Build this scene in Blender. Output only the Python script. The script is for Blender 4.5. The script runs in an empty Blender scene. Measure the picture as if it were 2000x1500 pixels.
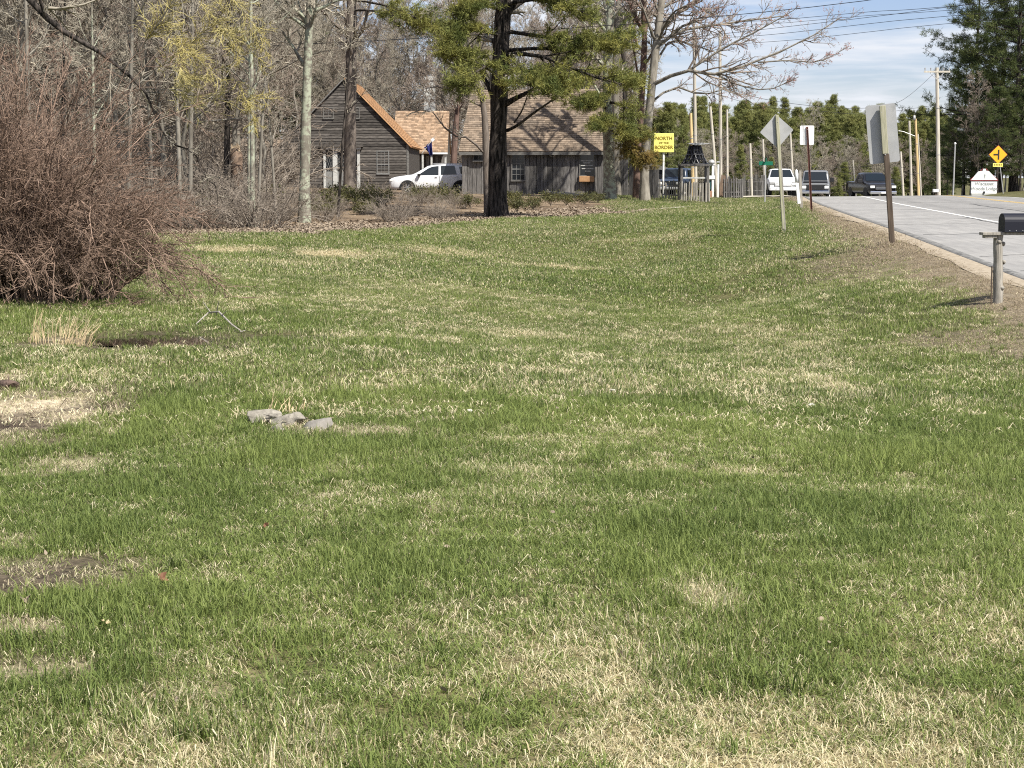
import bpy, math, random
import numpy as np
from mathutils import Vector, Matrix

R = math.radians
rng = np.random.default_rng(7)
random.seed(7)
scene = bpy.context.scene
COL = scene.collection

# ------------------------------------------------------------------ camera
FPX, CX, CY, HZ = 3500.0, 1000.0, 750.0, 340.0      # focal length and horizon in photo pixels
CAMZ = 1.65
PITCH = math.atan((CY - HZ) / FPX)
cam_d = bpy.data.cameras.new('camera')
cam_d.sensor_width = 36.0
cam_d.lens = FPX / 2000.0 * 36.0
cam_d.clip_start = 0.1
cam_d.clip_end = 5000
cam = bpy.data.objects.new('camera', cam_d)
COL.objects.link(cam)
cam.location = (0, 0, CAMZ)
cam.rotation_euler = (R(90) - PITCH, 0, 0)
scene.camera = cam

# ------------------------------------------------------------------ sky and sun
SUN_AZ, SUN_EL = R(138), R(52)       # azimuth clockwise from +Y (view direction), elevation
world = bpy.data.worlds.new('World')
scene.world = world
world.use_nodes = True
wt = world.node_tree
wt.nodes.clear()
wo = wt.nodes.new('ShaderNodeOutputWorld')
bg = wt.nodes.new('ShaderNodeBackground')
sky = wt.nodes.new('ShaderNodeTexSky')
sky.sky_type = 'NISHITA'
sky.sun_disc = False
sky.sun_elevation = SUN_EL
sky.sun_rotation = SUN_AZ
sky.air_density = 1.0
sky.dust_density = 0.3
sky.ozone_density = 1.2
tc = wt.nodes.new('ShaderNodeTexCoord')
sep = wt.nodes.new('ShaderNodeSeparateXYZ')
wt.links.new(tc.outputs['Generated'], sep.inputs[0])
# clouds live on a flat layer overhead: direction divided by its height
zmax = wt.nodes.new('ShaderNodeMath'); zmax.operation = 'MAXIMUM'; zmax.inputs[1].default_value = 0.0
wt.links.new(sep.outputs['Z'], zmax.inputs[0])
zadd = wt.nodes.new('ShaderNodeMath'); zadd.operation = 'ADD'; zadd.inputs[1].default_value = 0.06
wt.links.new(zmax.outputs[0], zadd.inputs[0])
divx = wt.nodes.new('ShaderNodeMath'); divx.operation = 'DIVIDE'
divy = wt.nodes.new('ShaderNodeMath'); divy.operation = 'DIVIDE'
wt.links.new(sep.outputs['X'], divx.inputs[0]); wt.links.new(zadd.outputs[0], divx.inputs[1])
wt.links.new(sep.outputs['Y'], divy.inputs[0]); wt.links.new(zadd.outputs[0], divy.inputs[1])
comb = wt.nodes.new('ShaderNodeCombineXYZ')
wt.links.new(divx.outputs[0], comb.inputs[0]); wt.links.new(divy.outputs[0], comb.inputs[1])
cn = wt.nodes.new('ShaderNodeTexNoise')
cn.inputs['Scale'].default_value = 1.15
cn.inputs['Detail'].default_value = 7.0
cn.inputs['Roughness'].default_value = 0.56
cn.inputs['Distortion'].default_value = 0.4
wt.links.new(comb.outputs[0], cn.inputs['Vector'])
cr = wt.nodes.new('ShaderNodeValToRGB')
cr.color_ramp.elements[0].position = 0.38
cr.color_ramp.elements[0].color = (0, 0, 0, 1)
cr.color_ramp.elements[1].position = 0.63
cr.color_ramp.elements[1].color = (0.95, 0.95, 0.95, 1)
wt.links.new(cn.outputs['Fac'], cr.inputs[0])
mx = wt.nodes.new('ShaderNodeMix'); mx.data_type = 'RGBA'
mx.inputs[7].default_value = (7.9, 8.2, 8.8, 1)
wt.links.new(cr.outputs[0], mx.inputs[0])
tint = wt.nodes.new('ShaderNodeMix'); tint.data_type = 'RGBA'; tint.blend_type = 'MULTIPLY'; tint.inputs[0].default_value = 1.0
tint.inputs[7].default_value = (.90, .91, 1.16, 1)
wt.links.new(sky.outputs[0], tint.inputs[6])
wt.links.new(tint.outputs[2], mx.inputs[6])
wt.links.new(mx.outputs[2], bg.inputs[0])
bg.inputs[1].default_value = 0.060
wt.links.new(bg.outputs[0], wo.inputs[0])

sun_d = bpy.data.lights.new('sun', 'SUN')
sun_d.energy = 4.6
sun_d.angle = R(0.6)
sun_d.color = (1.0, 0.95, 0.87)
sun = bpy.data.objects.new('sun', sun_d)
COL.objects.link(sun)
sv = Vector((math.sin(SUN_AZ) * math.cos(SUN_EL), math.cos(SUN_AZ) * math.cos(SUN_EL), math.sin(SUN_EL)))
sun.rotation_euler = sv.to_track_quat('Z', 'Y').to_euler()
sun.location = sv * 60

vs = scene.view_settings
vs.view_transform = 'Standard'
vs.look = 'None'
vs.exposure = 0.88
vs.gamma = 1.0
vs.use_curve_mapping = False
scene.cycles.use_denoising = False
scene.cycles.pixel_filter_type = 'BLACKMAN_HARRIS'
scene.cycles.filter_width = 1.1
scene.cycles.max_bounces = 6
scene.cycles.diffuse_bounces = 3
scene.cycles.transparent_max_bounces = 6

# ------------------------------------------------------------------ helpers: place
_cp, _sp = math.cos(PITCH), math.sin(PITCH)
def W(px, py, D):
    """world point at distance D (metres north of the viewpoint) seen at photo pixel px, py"""
    a, b = (px - CX) / FPX, (CY - py) / FPX
    dy = _cp + b * _sp
    dz = -_sp + b * _cp
    t = D / dy
    return Vector((a * t, D, CAMZ + dz * t))
def XP(px, D):
    return (px - CX) / FPX * D * 1.0066

# value noise
def _hash(ix, iy, seed):
    h = (ix * 374761393 + iy * 668265263 + seed * 2147483647) & 0xFFFFFFFF
    h = ((h ^ (h >> 13)) * 1274126177) & 0xFFFFFFFF
    return ((h ^ (h >> 16)) & 0xFFFFFF) / float(0xFFFFFF)
def vnoise(x, y, seed=0):
    x = np.asarray(x, float); y = np.asarray(y, float)
    ix = np.floor(x).astype(np.int64); iy = np.floor(y).astype(np.int64)
    fx = x - ix; fy = y - iy
    fx = fx * fx * (3 - 2 * fx); fy = fy * fy * (3 - 2 * fy)
    a = _hash(ix, iy, seed); b = _hash(ix + 1, iy, seed)
    c = _hash(ix, iy + 1, seed); d = _hash(ix + 1, iy + 1, seed)
    return (a * (1 - fx) + b * fx) * (1 - fy) + (c * (1 - fx) + d * fx) * fy
def fbm(x, y, seed=0, octv=4):
    s, amp, tot = 0, 1.0, 0
    for o in range(octv):
        s = s + amp * vnoise(np.asarray(x) * 2 ** o + 17.3 * o, np.asarray(y) * 2 ** o - 9.1 * o, seed + o)
        tot += amp; amp *= 0.55
    return s / tot
def sstep(a, b, x):
    t = np.clip((np.asarray(x, float) - a) / (b - a), 0, 1)
    return t * t * (3 - 2 * t)

# ------------------------------------------------------------------ road line and terrain
KD = np.array([-60, 0, 27.5, 42, 60, 80, 105, 130, 160, 220, 300, 420, 700.])
KX = np.array([2.5, 6.2, 7.9, 9.0, 11.0, 13.5, 17.0, 20.6, 25.5, 33., 40., 48., 60.])
KZ = np.array([-2.2, -.55, 0.02, .33, .37, .37, .36, -.02, -.9, -2.6, -4.0, -5.0, -6.])
def kerbx(D): return np.interp(D, KD, KX)
def roadz(D):
    # smoothed piecewise profile
    o = 0
    for d in (-6, -3, 0, 3, 6): o = o + np.interp(np.asarray(D, float) + d, KD, KZ)
    return o / 5
def kerbxs(D):
    o = 0
    for d in (-8, -4, 0, 4, 8): o = o + np.interp(np.asarray(D, float) + d, KD, KX)
    return o / 5
ROADW = 11.6
ctrl = [(-9, -20, 0), (0, -20, 0), (-40, -20, .3), (40, -20, -1.), (-30, 5, .3), (-9, 3, .03), (0, 3, 0), (4, 3, -.08), (-9, 10, .02), (-3, 10, 0), (2, 10, 0), (5, 10, -.15),
        (-14, 18, .05), (-6, 17, -.06), (0, 17, -.12), (3.2, 18, -.38), (-10, 24, .04), (-6, 24, 0.), (-1, 24, -.40), (3.6, 25, -.66), (6.6, 24.5, -.13),
        (-14, 34, .03), (-7, 34, -.2), (0, 34, -.60), (5.0, 34, -.66), (7.6, 34, .08), (-20, 45, .2), (-9, 45, -.15), (-2, 46, -.36), (5.6, 46, -.45), (8.2, 46, .2),
        (-10, 51, -.05), (-4, 53, -.02), (0, 64, .05), (5, 60, .1), (9, 60, .26), (6, 73, .12), (11.4, 82, .15),
        (-7, 58, .0), (-14, 60, .15), (-24, 70, .5), (-6, 70, .2), (0, 76, .2), (-12, 80, .5), (-5, 88, .42), (3, 88, .38), (-3, 99, .53), (5, 98, .5),
        (9, 97, .24), (12, 104, .28), (9, 115, .2), (-10, 110, .62), (-11, 121, .7), (-11, 135, .8), (-30, 110, 1.0), (-30, 170, 2.2), (0, 170, 1.2), (-70, 150, 3),
        (15, 125, .0), (12, 160, -.6), (15, 230, -2.2), (-10, 260, 1.), (29, 110, .42), (34, 130, .06), (45, 150, .2), (60, 120, .8), (40, 90, .5), (35, 60, .3), (30, 25, 0), (50, 260, -2.5), (90, 260, 0)]
CP = np.array(ctrl, float)
for d in (-20, 0, 15, 27.5, 42, 60, 80, 105, 130, 160, 220, 300, 420):
    for off in (-.9, 5.5, 12.5):
        CP = np.vstack([CP, [[float(kerbxs(d)) + off, d, float(roadz(d)) - .02]]])
_c = 5.0
def _k(ax, ay, bx, by): return np.sqrt((ax - bx) ** 2 + (ay - by) ** 2 + _c * _c)
_A = _k(CP[:, 0][:, None], CP[:, 1][:, None], CP[:, 0][None], CP[:, 1][None])
_wt = np.linalg.solve(_A - 0.02 * np.eye(len(CP)) * 0 , CP[:, 2] - 0.0)
HOLLOWS = [(-3.72, 18.7, .80, .70, .14), (-2.45, 19.5, .55, .30, .08), (-1.93, 17.7, .40, .28, .07), (-2.90, 17.8, .26, .24, .07)]
def terrain(x, y):
    x = np.asarray(x, float); y = np.asarray(y, float)
    sh = np.broadcast(x, y).shape
    xf = np.broadcast_to(x, sh).ravel(); yf = np.broadcast_to(y, sh).ravel()
    yc = np.clip(yf, -60, 430); xc = np.clip(xf, -110, 120)
    z = np.zeros(len(xf))
    for i in range(0, len(xf), 40000):
        s = slice(i, i + 40000)
        z[s] = _k(xc[s][:, None], yc[s][:, None], CP[:, 0][None], CP[:, 1][None]) @ _wt
    kx = kerbxs(yf)
    offroad = 1 - sstep(-1.2, -.5, xf - kx) * (1 - sstep(ROADW + .6, ROADW + 2.5, xf - kx))
    z = z + offroad * (.05 * (fbm(xf * .55, yf * .55, 3, 3) - .5) + .10 * (fbm(xf * .12, yf * .12, 5, 2) - .5))
    lump = sstep(50, 62, yf) * offroad
    z = z + lump * .12 * (fbm(xf * .9, yf * .9, 8, 3) - .5)
    # earth under the road sits lower than the asphalt; verge just meets the kerb
    under = sstep(-.12, .02, xf - kx) * (1 - sstep(ROADW - .1, ROADW + .05, xf - kx))
    band = sstep(-1.0, -.3, xf - kx) * (1 - sstep(ROADW + .3, ROADW + 1.0, xf - kx))
    z = z * (1 - band) + (roadz(yf) - .01) * band
    z = z - under * .25
    for (hx, hy, rx, ry, dp) in HOLLOWS:
        z = z - dp * np.exp(-((xf - hx) / rx) ** 2 - ((yf - hy) / ry) ** 2)
    return z.reshape(sh)
def tz(x, y): return float(terrain(np.array([x]), np.array([y]))[0])
def G(px, py):
    """ground point under a photo pixel"""
    D = 1.65 * FPX / max(py - HZ, 5)
    for _ in range(12):
        x = XP(px, D)
        h = tz(x, D)
        b = (CY - py) / FPX
        sl = (-_sp + b * _cp) / (_cp + b * _sp)
        Dn = (h - CAMZ) / sl
        D = .5 * D + .5 * Dn
    return XP(px, D), D
LX = np.array([-40, -9.8, -5.5, -4.2, -2.4, 0., 6., 11., 13.5, 60])
LD = np.array([50, 50.5, 51.5, 53, 58, 64.5, 73, 80.5, 84, 84.])
def lawn_edge(x): return np.interp(x, LX, LD)

# ------------------------------------------------------------------ helpers: meshes and objects
def link(o, parent=None):
    COL.objects.link(o)
    if parent is not None: o.parent = parent
    return o
def root(name, label, cat, loc=(0, 0, 0), rz=0.0, group=None):
    o = bpy.data.objects.new(name, None)
    COL.objects.link(o)
    o.empty_display_size = .2
    o.location = loc
    o.rotation_euler = (0, 0, rz)
    o['label'] = label; o['category'] = cat
    if group: o['group'] = group
    return o
def tag(o, label=None, cat=None, group=None, kind=None):
    if label: o['label'] = label
    if cat: o['category'] = cat
    if group: o['group'] = group
    if kind: o['kind'] = kind
    return o
def mesh_np(name, V, quads=None, tris=None, smooth=False):
    me = bpy.data.meshes.new(name)
    V = np.asarray(V, np.float32)
    nq = 0 if quads is None else len(quads)
    nt = 0 if tris is None else len(tris)
    me.vertices.add(len(V))
    me.vertices.foreach_set('co', V.ravel())
    me.loops.add(nq * 4 + nt * 3)
    me.polygons.add(nq + nt)
    li = []
    st = []
    if nq:
        li.append(np.asarray(quads, np.int32).ravel()); st.append(np.arange(nq) * 4)
    if nt:
        li.append(np.asarray(tris, np.int32).ravel()); st.append(nq * 4 + np.arange(nt) * 3)
    me.loops.foreach_set('vertex_index', np.concatenate(li))
    me.polygons.foreach_set('loop_start', np.concatenate(st).astype(np.int32))
    if smooth:
        me.polygons.foreach_set('use_smooth', np.ones(nq + nt, bool))
    me.update(calc_edges=True)
    return me
class MB:
    """collects simple shapes into one mesh"""
    def __init__(s): s.v = []; s.f = []; s.smooth = False
    def add(s, vs, fs):
        b = len(s.v)
        s.v += [tuple(v) for v in vs]
        s.f += [tuple(i + b for i in f) for f in fs]
        return s
    def box(s, x0, x1, y0, y1, z0, z1, M=None):
        vs = [Vector((x, y, z)) for z in (z0, z1) for y in (y0, y1) for x in (x0, x1)]
        if M is not None: vs = [M @ v for v in vs]
        return s.add(vs, [(0, 2, 3, 1), (4, 5, 7, 6), (0, 1, 5, 4), (2, 6, 7, 3), (0, 4, 6, 2), (1, 3, 7, 5)])
    def bbox(s, x0, x1, y0, y1, z0, z1, b=.01, M=None):
        """box with chamfered edges"""
        import bmesh
        bm = bmesh.new()
        bmesh.ops.create_cube(bm, size=1.0)
        for v in bm.verts:
            v.co = Vector(((x0 + x1) / 2 + v.co.x * (x1 - x0), (y0 + y1) / 2 + v.co.y * (y1 - y0), (z0 + z1) / 2 + v.co.z * (z1 - z0)))
        bmesh.ops.bevel(bm, geom=bm.edges[:], offset=b, segments=2, affect='EDGES', profile=.6)
        bm.verts.index_update()
        vs = [v.co.copy() for v in bm.verts]
        if M is not None: vs = [M @ v for v in vs]
        fs = [[v.index for v in f.verts] for f in bm.faces]
        bm.free()
        return s.add(vs, fs)
    def prism(s, poly, y0, y1, axis='y', M=None):
        """poly of (a,b); extruded along axis"""
        n = len(poly)
        def mk(a, b, c):
            return Vector((a, c, b)) if axis == 'y' else (Vector((c, a, b)) if axis == 'x' else Vector((a, b, c)))
        vs = [mk(a, b, y0) for a, b in poly] + [mk(a, b, y1) for a, b in poly]
        if M is not None: vs = [M @ v for v in vs]
        fs = [tuple(range(n)), tuple(range(2 * n - 1, n - 1, -1))]
        fs += [(i, i + n, (i + 1) % n + n, (i + 1) % n) for i in range(n)]
        return s.add(vs, fs)
    def tube(s, pts, rad, k=8, cap=True):
        pts = [Vector(p) for p in pts]
        n = len(pts)
        if not hasattr(rad, '__len__'): rad = [rad] * n
        rings = []
        ref = None
        for i, p in enumerate(pts):
            t = (pts[min(i + 1, n - 1)] - pts[max(i - 1, 0)]).normalized()
            if ref is None:
                ref = Vector((0, 0, 1)) if abs(t.z) < .9 else Vector((1, 0, 0))
            u = t.cross(ref).normalized(); w = t.cross(u)
            rings.append([p + (u * math.cos(2 * math.pi * j / k) + w * math.sin(2 * math.pi * j / k)) * rad[i] for j in range(k)])
        vs = [v for r in rings for v in r]
        fs = [(i * k + j, i * k + (j + 1) % k, (i + 1) * k + (j + 1) % k, (i + 1) * k + j) for i in range(n - 1) for j in range(k)]
        if cap: fs += [tuple(range(k - 1, -1, -1)), tuple((n - 1) * k + j for j in range(k))]
        return s.add(vs, fs)
    def mesh(s, name):
        me = bpy.data.meshes.new(name)
        me.from_pydata(s.v, [], s.f)
        if s.smooth:
            me.polygons.foreach_set('use_smooth', np.ones(len(me.polygons), bool))
        me.update()
        return me
    def build(s, name, mat, parent=None, loc=None, rot=None):
        me = s.mesh(name)
        if mat is not None: me.materials.append(mat)
        o = bpy.data.objects.new(name, me)
        link(o, parent)
        if loc is not None: o.location = loc
        if rot is not None: o.rotation_euler = rot
        return o
def obj(name, me, mat=None, parent=None, loc=None, rz=None):
    if mat is not None and len(me.materials) == 0: me.materials.append(mat)
    o = bpy.data.objects.new(name, me)
    link(o, parent)
    if loc is not None: o.location = loc
    if rz is not None: o.rotation_euler = (0, 0, rz)
    return o
def copy_tree(r, loc, rz, scale, label=None, group=None):
    c = r.copy(); COL.objects.link(c)
    c.location = loc; c.rotation_euler = (0, 0, rz); c.scale = scale if hasattr(scale, '__len__') else (scale,) * 3
    if label: c['label'] = label
    if group: c['group'] = group
    for ch in r.children:
        d = ch.copy(); COL.objects.link(d); d.parent = c
    return c
def text_mesh(body, size, extrude=.004):
    cu = bpy.data.curves.new('lettering', 'FONT')
    cu.body = body; cu.size = size; cu.extrude = extrude
    cu.align_x = 'CENTER'; cu.align_y = 'CENTER'
    cu.offset = size * .015
    t = bpy.data.objects.new('lettering', cu)
    COL.objects.link(t)
    dg = bpy.context.evaluated_depsgraph_get()
    me = bpy.data.meshes.new_from_object(t.evaluated_get(dg))
    bpy.data.objects.remove(t)
    return me

# ------------------------------------------------------------------ materials
def mat(name, c1, c2=None, scale=6.0, rough=.8, spec=.3, metal=0.0, bump=0.0, stretch=(1, 1, 1), isl=0.0, det=5.0, lo=.35, hi=.65, objrand=0.0, trans=0.0, coords='Object', c3=None, scale3=2.0, lo3=.5, hi3=.65):
    m = bpy.data.materials.new(name)
    m.use_nodes = True
    nt = m.node_tree
    N, L = nt.nodes, nt.links
    bs = N['Principled BSDF']
    bs.inputs['Roughness'].default_value = rough
    bs.inputs['Specular IOR Level'].default_value = spec
    bs.inputs['Metallic'].default_value = metal
    col = None
    if c2 is None and not isl and not objrand and c3 is None:
        bs.inputs['Base Color'].default_value = (*c1, 1)
    else:
        tcn = N.new('ShaderNodeTexCoord'); mp = N.new('ShaderNodeMapping')
        mp.inputs['Scale'].default_value = stretch
        L.new(tcn.outputs[coords], mp.inputs[0])
        no = N.new('ShaderNodeTexNoise')
        no.inputs['Scale'].default_value = scale; no.inputs['Detail'].default_value = det
        no.inputs['Roughness'].default_value = .6
        L.new(mp.outputs[0], no.inputs['Vector'])
        rp = N.new('ShaderNodeValToRGB')
        rp.color_ramp.elements[0].position = lo; rp.color_ramp.elements[0].color = (*c1, 1)
        rp.color_ramp.elements[1].position = hi; rp.color_ramp.elements[1].color = (*(c2 or c1), 1)
        L.new(no.outputs['Fac'], rp.inputs[0])
        col = rp.outputs[0]
        if c3 is not None:
            n3 = N.new('ShaderNodeTexNoise'); n3.inputs['Scale'].default_value = scale3; n3.inputs['Detail'].default_value = 6
            n3.inputs['Roughness'].default_value = .65
            L.new(tcn.outputs[coords], n3.inputs['Vector'])
            mr3 = N.new('ShaderNodeMapRange'); mr3.inputs[1].default_value = lo3; mr3.inputs[2].default_value = hi3
            L.new(n3.outputs['Fac'], mr3.inputs[0])
            m3 = N.new('ShaderNodeMix'); m3.data_type = 'RGBA'
            L.new(mr3.outputs[0], m3.inputs[0]); L.new(col, m3.inputs[6]); m3.inputs[7].default_value = (*c3, 1)
            col = m3.outputs[2]
        if isl or objrand:
            hs = N.new('ShaderNodeHueSaturation')
            if isl:
                ge = N.new('ShaderNodeNewGeometry'); src = ge.outputs['Random Per Island']; amt = isl
            else:
                oi = N.new('ShaderNodeObjectInfo'); src = oi.outputs['Random']; amt = objrand
            mr = N.new('ShaderNodeMapRange')
            mr.inputs[3].default_value = 1 - amt; mr.inputs[4].default_value = 1 + amt
            L.new(src, mr.inputs[0]); L.new(mr.outputs[0], hs.inputs['Value'])
            L.new(col, hs.inputs['Color']); col = hs.outputs[0]
        L.new(col, bs.inputs['Base Color'])
        if bump:
            bp = N.new('ShaderNodeBump'); bp.inputs['Strength'].default_value = bump; bp.inputs['Distance'].default_value = .02
            L.new(no.outputs['Fac'], bp.inputs['Height']); L.new(bp.outputs[0], bs.inputs['Normal'])
    if trans:
        out = [n for n in N if n.type == 'OUTPUT_MATERIAL'][0]
        tr = N.new('ShaderNodeBsdfTranslucent')
        if col is not None: L.new(col, tr.inputs[0])
        else: tr.inputs[0].default_value = (*c1, 1)
        ms = N.new('ShaderNodeMixShader'); ms.inputs[0].default_value = trans
        L.new(bs.outputs[0], ms.inputs[1]); L.new(tr.outputs[0], ms.inputs[2]); L.new(ms.outputs[0], out.inputs[0])
    return m
M = {}
M['asphalt'] = mat('asphalt', (.205, .20, .19), (.275, .268, .252), 5.0, .9, .2, bump=.25, stretch=(1, .12, 1), c3=(.20, .197, .19), scale3=.45, lo3=.48, hi3=.72, det=9)
M['kerb'] = mat('kerb_asphalt', (.07, .07, .066), (.24, .235, .22), 5, .9, bump=.8, det=9)
M['white_line'] = mat('white_line', (.72, .72, .68), (.55, .54, .5), 12, .7)
M['yellow_line'] = mat('yellow_line', (.62, .42, .10), (.5, .36, .14), 12, .7)
M['gravel'] = mat('gravel', (.34, .31, .25), (.46, .42, .34), 14, .95, bump=.4)
M['sand'] = mat('sand', (.25, .205, .145), (.36, .305, .225), 9, .95, bump=.4)
M['clap'] = mat('weathered_clapboard', (.045, .041, .037), (.125, .113, .10), 2.2, .9, .15, bump=.35, stretch=(1.2, 1, 10), objrand=.42)
M['barn'] = mat('weathered_barn_board', (.060, .057, .054), (.20, .19, .178), 2.6, .9, .15, bump=.5, stretch=(11, 11, .8), objrand=.45)
M['trim_grey'] = mat('grey_trim', (.10, .096, .088), (.19, .185, .17), 5, .85, stretch=(1, 1, 6))
M['trim_white'] = mat('white_trim', (.50, .50, .47), (.30, .30, .28), 7, .8, lo=.45, hi=.75)
M['shingle_orange'] = mat('new_cedar_shingle', (.42, .235, .115), (.56, .33, .17), 4, .85, isl=.16, stretch=(1, 1, 1), c3=(.33, .15, .07), scale3=1.3, lo3=.55, hi3=.75)
M['shingle_brown'] = mat('old_cedar_shingle', (.19, .145, .105), (.28, .218, .16), 2.2, .9, isl=.34, c3=(.15, .125, .10), scale3=.5, lo3=.45, hi3=.7)
M['shingle_mid'] = mat('tan_cedar_shingle', (.26, .175, .11), (.36, .255, .17), 3, .9, isl=.35)
M['dark'] = mat('dark_interior', (.012, .012, .014))
M['glass'] = mat('window_glass', (.015, .018, .022), None, rough=.06, spec=.6)
M['muntin'] = mat('window_bars', (.24, .24, .23), (.16, .16, .15), 8, .8)
M['white_paint'] = mat('white_paint', (.80, .80, .78), (.72, .72, .69), 3, .6)
M['black_paint'] = mat('black_paint', (.012, .012, .014), None, rough=.35, spec=.5)
M['galv'] = mat('galvanised_metal', (.36, .36, .35), (.45, .45, .44), 8, .5, .4, metal=.3)
M['sign_back'] = mat('sign_back_aluminium', (.34, .345, .34), (.41, .41, .40), 2.5, .5, .4, metal=.35, c3=(.28, .28, .26), scale3=3, lo3=.55, hi3=.8)
M['post_wood'] = mat('grey_post_wood', (.20, .185, .155), (.36, .335, .29), 3, .9, bump=.6, stretch=(14, 14, 1))
M['post_green'] = mat('green_stained_post', (.26, .26, .17), (.40, .38, .28), 3, .9, bump=.4, stretch=(14, 14, 1))
M['post_brown'] = mat('brown_stained_post', (.055, .041, .030), (.125, .095, .07), 3, .9, bump=.5, stretch=(14, 14, .8))
M['rust'] = mat('rusty_channel', (.15, .065, .05), (.24, .12, .09), 6, .7, .3)
M['pole_wood'] = mat('utility_pole_wood', (.36, .33, .27), (.52, .48, .41), 2, .9, stretch=(8, 8, .5), objrand=.15)
M['pole_orange'] = mat('new_pole_wood', (.50, .36, .17), (.62, .47, .25), 2, .9, stretch=(8, 8, .5))
M['wire'] = mat('black_wire', (.02, .02, .022), None, rough=.6)
M['yellow_sign'] = mat('yellow_sign', (.86, .80, .20), (.82, .74, .18), 3, .5)
M['orange_sign'] = mat('orange_yellow_sign', (.86, .44, .03), None, rough=.4)
M['green_sign'] = mat('green_sign', (.01, .13, .075), None, rough=.4)
M['red_paint'] = mat('dark_red_paint', (.20, .035, .035), (.14, .03, .03), 5, .7)
M['text_dark'] = mat('dark_lettering', (.03, .03, .03))
M['text_brown'] = mat('olive_lettering', (.20, .13, .01))
M['text_grey'] = mat('grey_lettering', (.28, .30, .29))
M['stone'] = mat('pale_stone', (.16, .145, .118), (.32, .295, .245), 14, .9, bump=1.0, c3=(.10, .09, .075), scale3=9, lo3=.52, hi3=.66, det=8)
M['stone_white'] = mat('white_stone', (.42, .40, .35), (.58, .55, .49), 12, .85, bump=.4)
M['concrete'] = mat('pale_concrete', (.36, .36, .34), (.46, .46, .43), 6, .9)
M['car_white'] = mat('white_car_paint', (.74, .74, .73), None, rough=.25, spec=.5)
M['car_silver'] = mat('silver_white_car_paint', (.70, .71, .72), (.66, .67, .68), 2, .22, .5)
M['car_grey'] = mat('grey_car_paint', (.16, .165, .17), None, rough=.3, spec=.5)
M['car_black'] = mat('black_car_paint', (.012, .012, .014), None, rough=.2, spec=.6)
M['car_blue'] = mat('dark_blue_car_paint', (.03, .045, .075), None, rough=.3, spec=.5)
M['car_glass'] = mat('car_glass', (.012, .016, .018), None, rough=.05, spec=.7)
M['tyre'] = mat('tyre_rubber', (.018, .018, .018), None, rough=.85)
M['chrome'] = mat('chrome', (.62, .62, .62), None, rough=.2, metal=1.0)
M['alloy'] = mat('alloy_rim', (.45, .45, .45), (.35, .35, .35), 6, .3, metal=.7)
M['lamp'] = mat('headlamp_lens', (.70, .70, .68), None, rough=.15, spec=.6)
M['plastic'] = mat('black_plastic', (.02, .02, .021), None, rough=.6)
M['flag'] = mat('navy_flag', (.015, .02, .11), None, rough=.8)
M['flag_white'] = mat('white_flag_cloth', (.7, .7, .7), None, rough=.8)
M['planter'] = mat('tan_planter', (.48, .28, .14), (.38, .21, .1), 6, .8)
M['bark_grey'] = mat('grey_bark', (.12, .108, .088), (.25, .23, .192), 5, .95, .1, bump=.8, stretch=(1, 1, .3), objrand=.25)
M['bark_lichen'] = mat('lichen_bark', (.14, .125, .10), (.23, .21, .17), 5, .95, .1, bump=.9, stretch=(1, 1, .35), c3=(.34, .36, .27), scale3=4, lo3=.46, hi3=.56)
M['bark_dark'] = mat('dark_pine_bark', (.010, .009, .008), (.085, .072, .062), 7, .95, .1, bump=1.0, stretch=(1.6, 1.6, .28), lo=.40, hi=.62)
M['bark_pine'] = mat('brown_pine_bark', (.11, .09, .075), (.20, .17, .145), 5, .95, .1, bump=.9, stretch=(1.6, 1.6, .4))
M['bark_red'] = mat('red_brown_bark', (.10, .065, .052), (.19, .13, .105), 5, .95, .1, bump=.9, stretch=(1.4, 1.4, .3))
M['bark_snag'] = mat('rotten_wood', (.14, .10, .075), (.25, .18, .13), 6, .95, .1, bump=1.0, stretch=(1.4, 1.4, .4))
M['snag_top'] = mat('pale_broken_wood', (.48, .38, .26), (.35, .26, .17), 8, .9)
M['twig'] = mat('grey_twig', (.27, .242, .19), (.45, .41, .33), .35, .9, .1, isl=.35, coords='Generated')
M['twig_red'] = mat('reddish_twig', (.225, .185, .15), (.33, .275, .225), .35, .9, .1, isl=.3, coords='Generated')
M['twig_yellow'] = mat('yellow_willow_twig', (.38, .32, .12), (.46, .41, .19), .6, .8, .2, isl=.25)
M['bud'] = mat('red_bud', (.34, .15, .13), (.42, .22, .19), 1, .8, isl=.3)
M['shrub_twig'] = mat('red_brown_shrub_twig', (.15, .100, .073), (.265, .19, .143), 1.2, .85, .15, isl=.5)
M['brush_twig'] = mat('brown_brush_twig', (.18, .15, .12), (.29, .25, .205), 1.2, .9, .1, isl=.35)
M['needle'] = mat('pine_needles', (.105, .132, .038), (.29, .275, .075), .9, .7, .25, isl=.35, trans=.22)
M['needle_dark'] = mat('dark_pine_needles', (.042, .066, .024), (.12, .138, .042), .8, .7, .25, isl=.35, trans=.2)
M['needle_yellow'] = mat('yellowish_needles', (.15, .14, .035), (.26, .18, .055), .9, .7, .25, isl=.3, trans=.22)
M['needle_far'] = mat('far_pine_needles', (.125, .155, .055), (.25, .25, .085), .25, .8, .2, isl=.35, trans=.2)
M['leaf_green'] = mat('evergreen_shrub_leaf', (.055, .065, .024), (.15, .135, .045), 1.0, .6, .3, isl=.35, trans=.2)
M['leaf_dead'] = mat('dead_leaf', (.19, .15, .11), (.31, .255, .19), 1.5, .9, .1, isl=.3, objrand=0)
M['leaf_rust'] = mat('rusty_leaf', (.13, .062, .036), (.20, .10, .055), 8, .8)
M['stalk'] = mat('dry_stalk', (.48, .37, .21), (.58, .47, .29), 3, .9, isl=.2)
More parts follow.
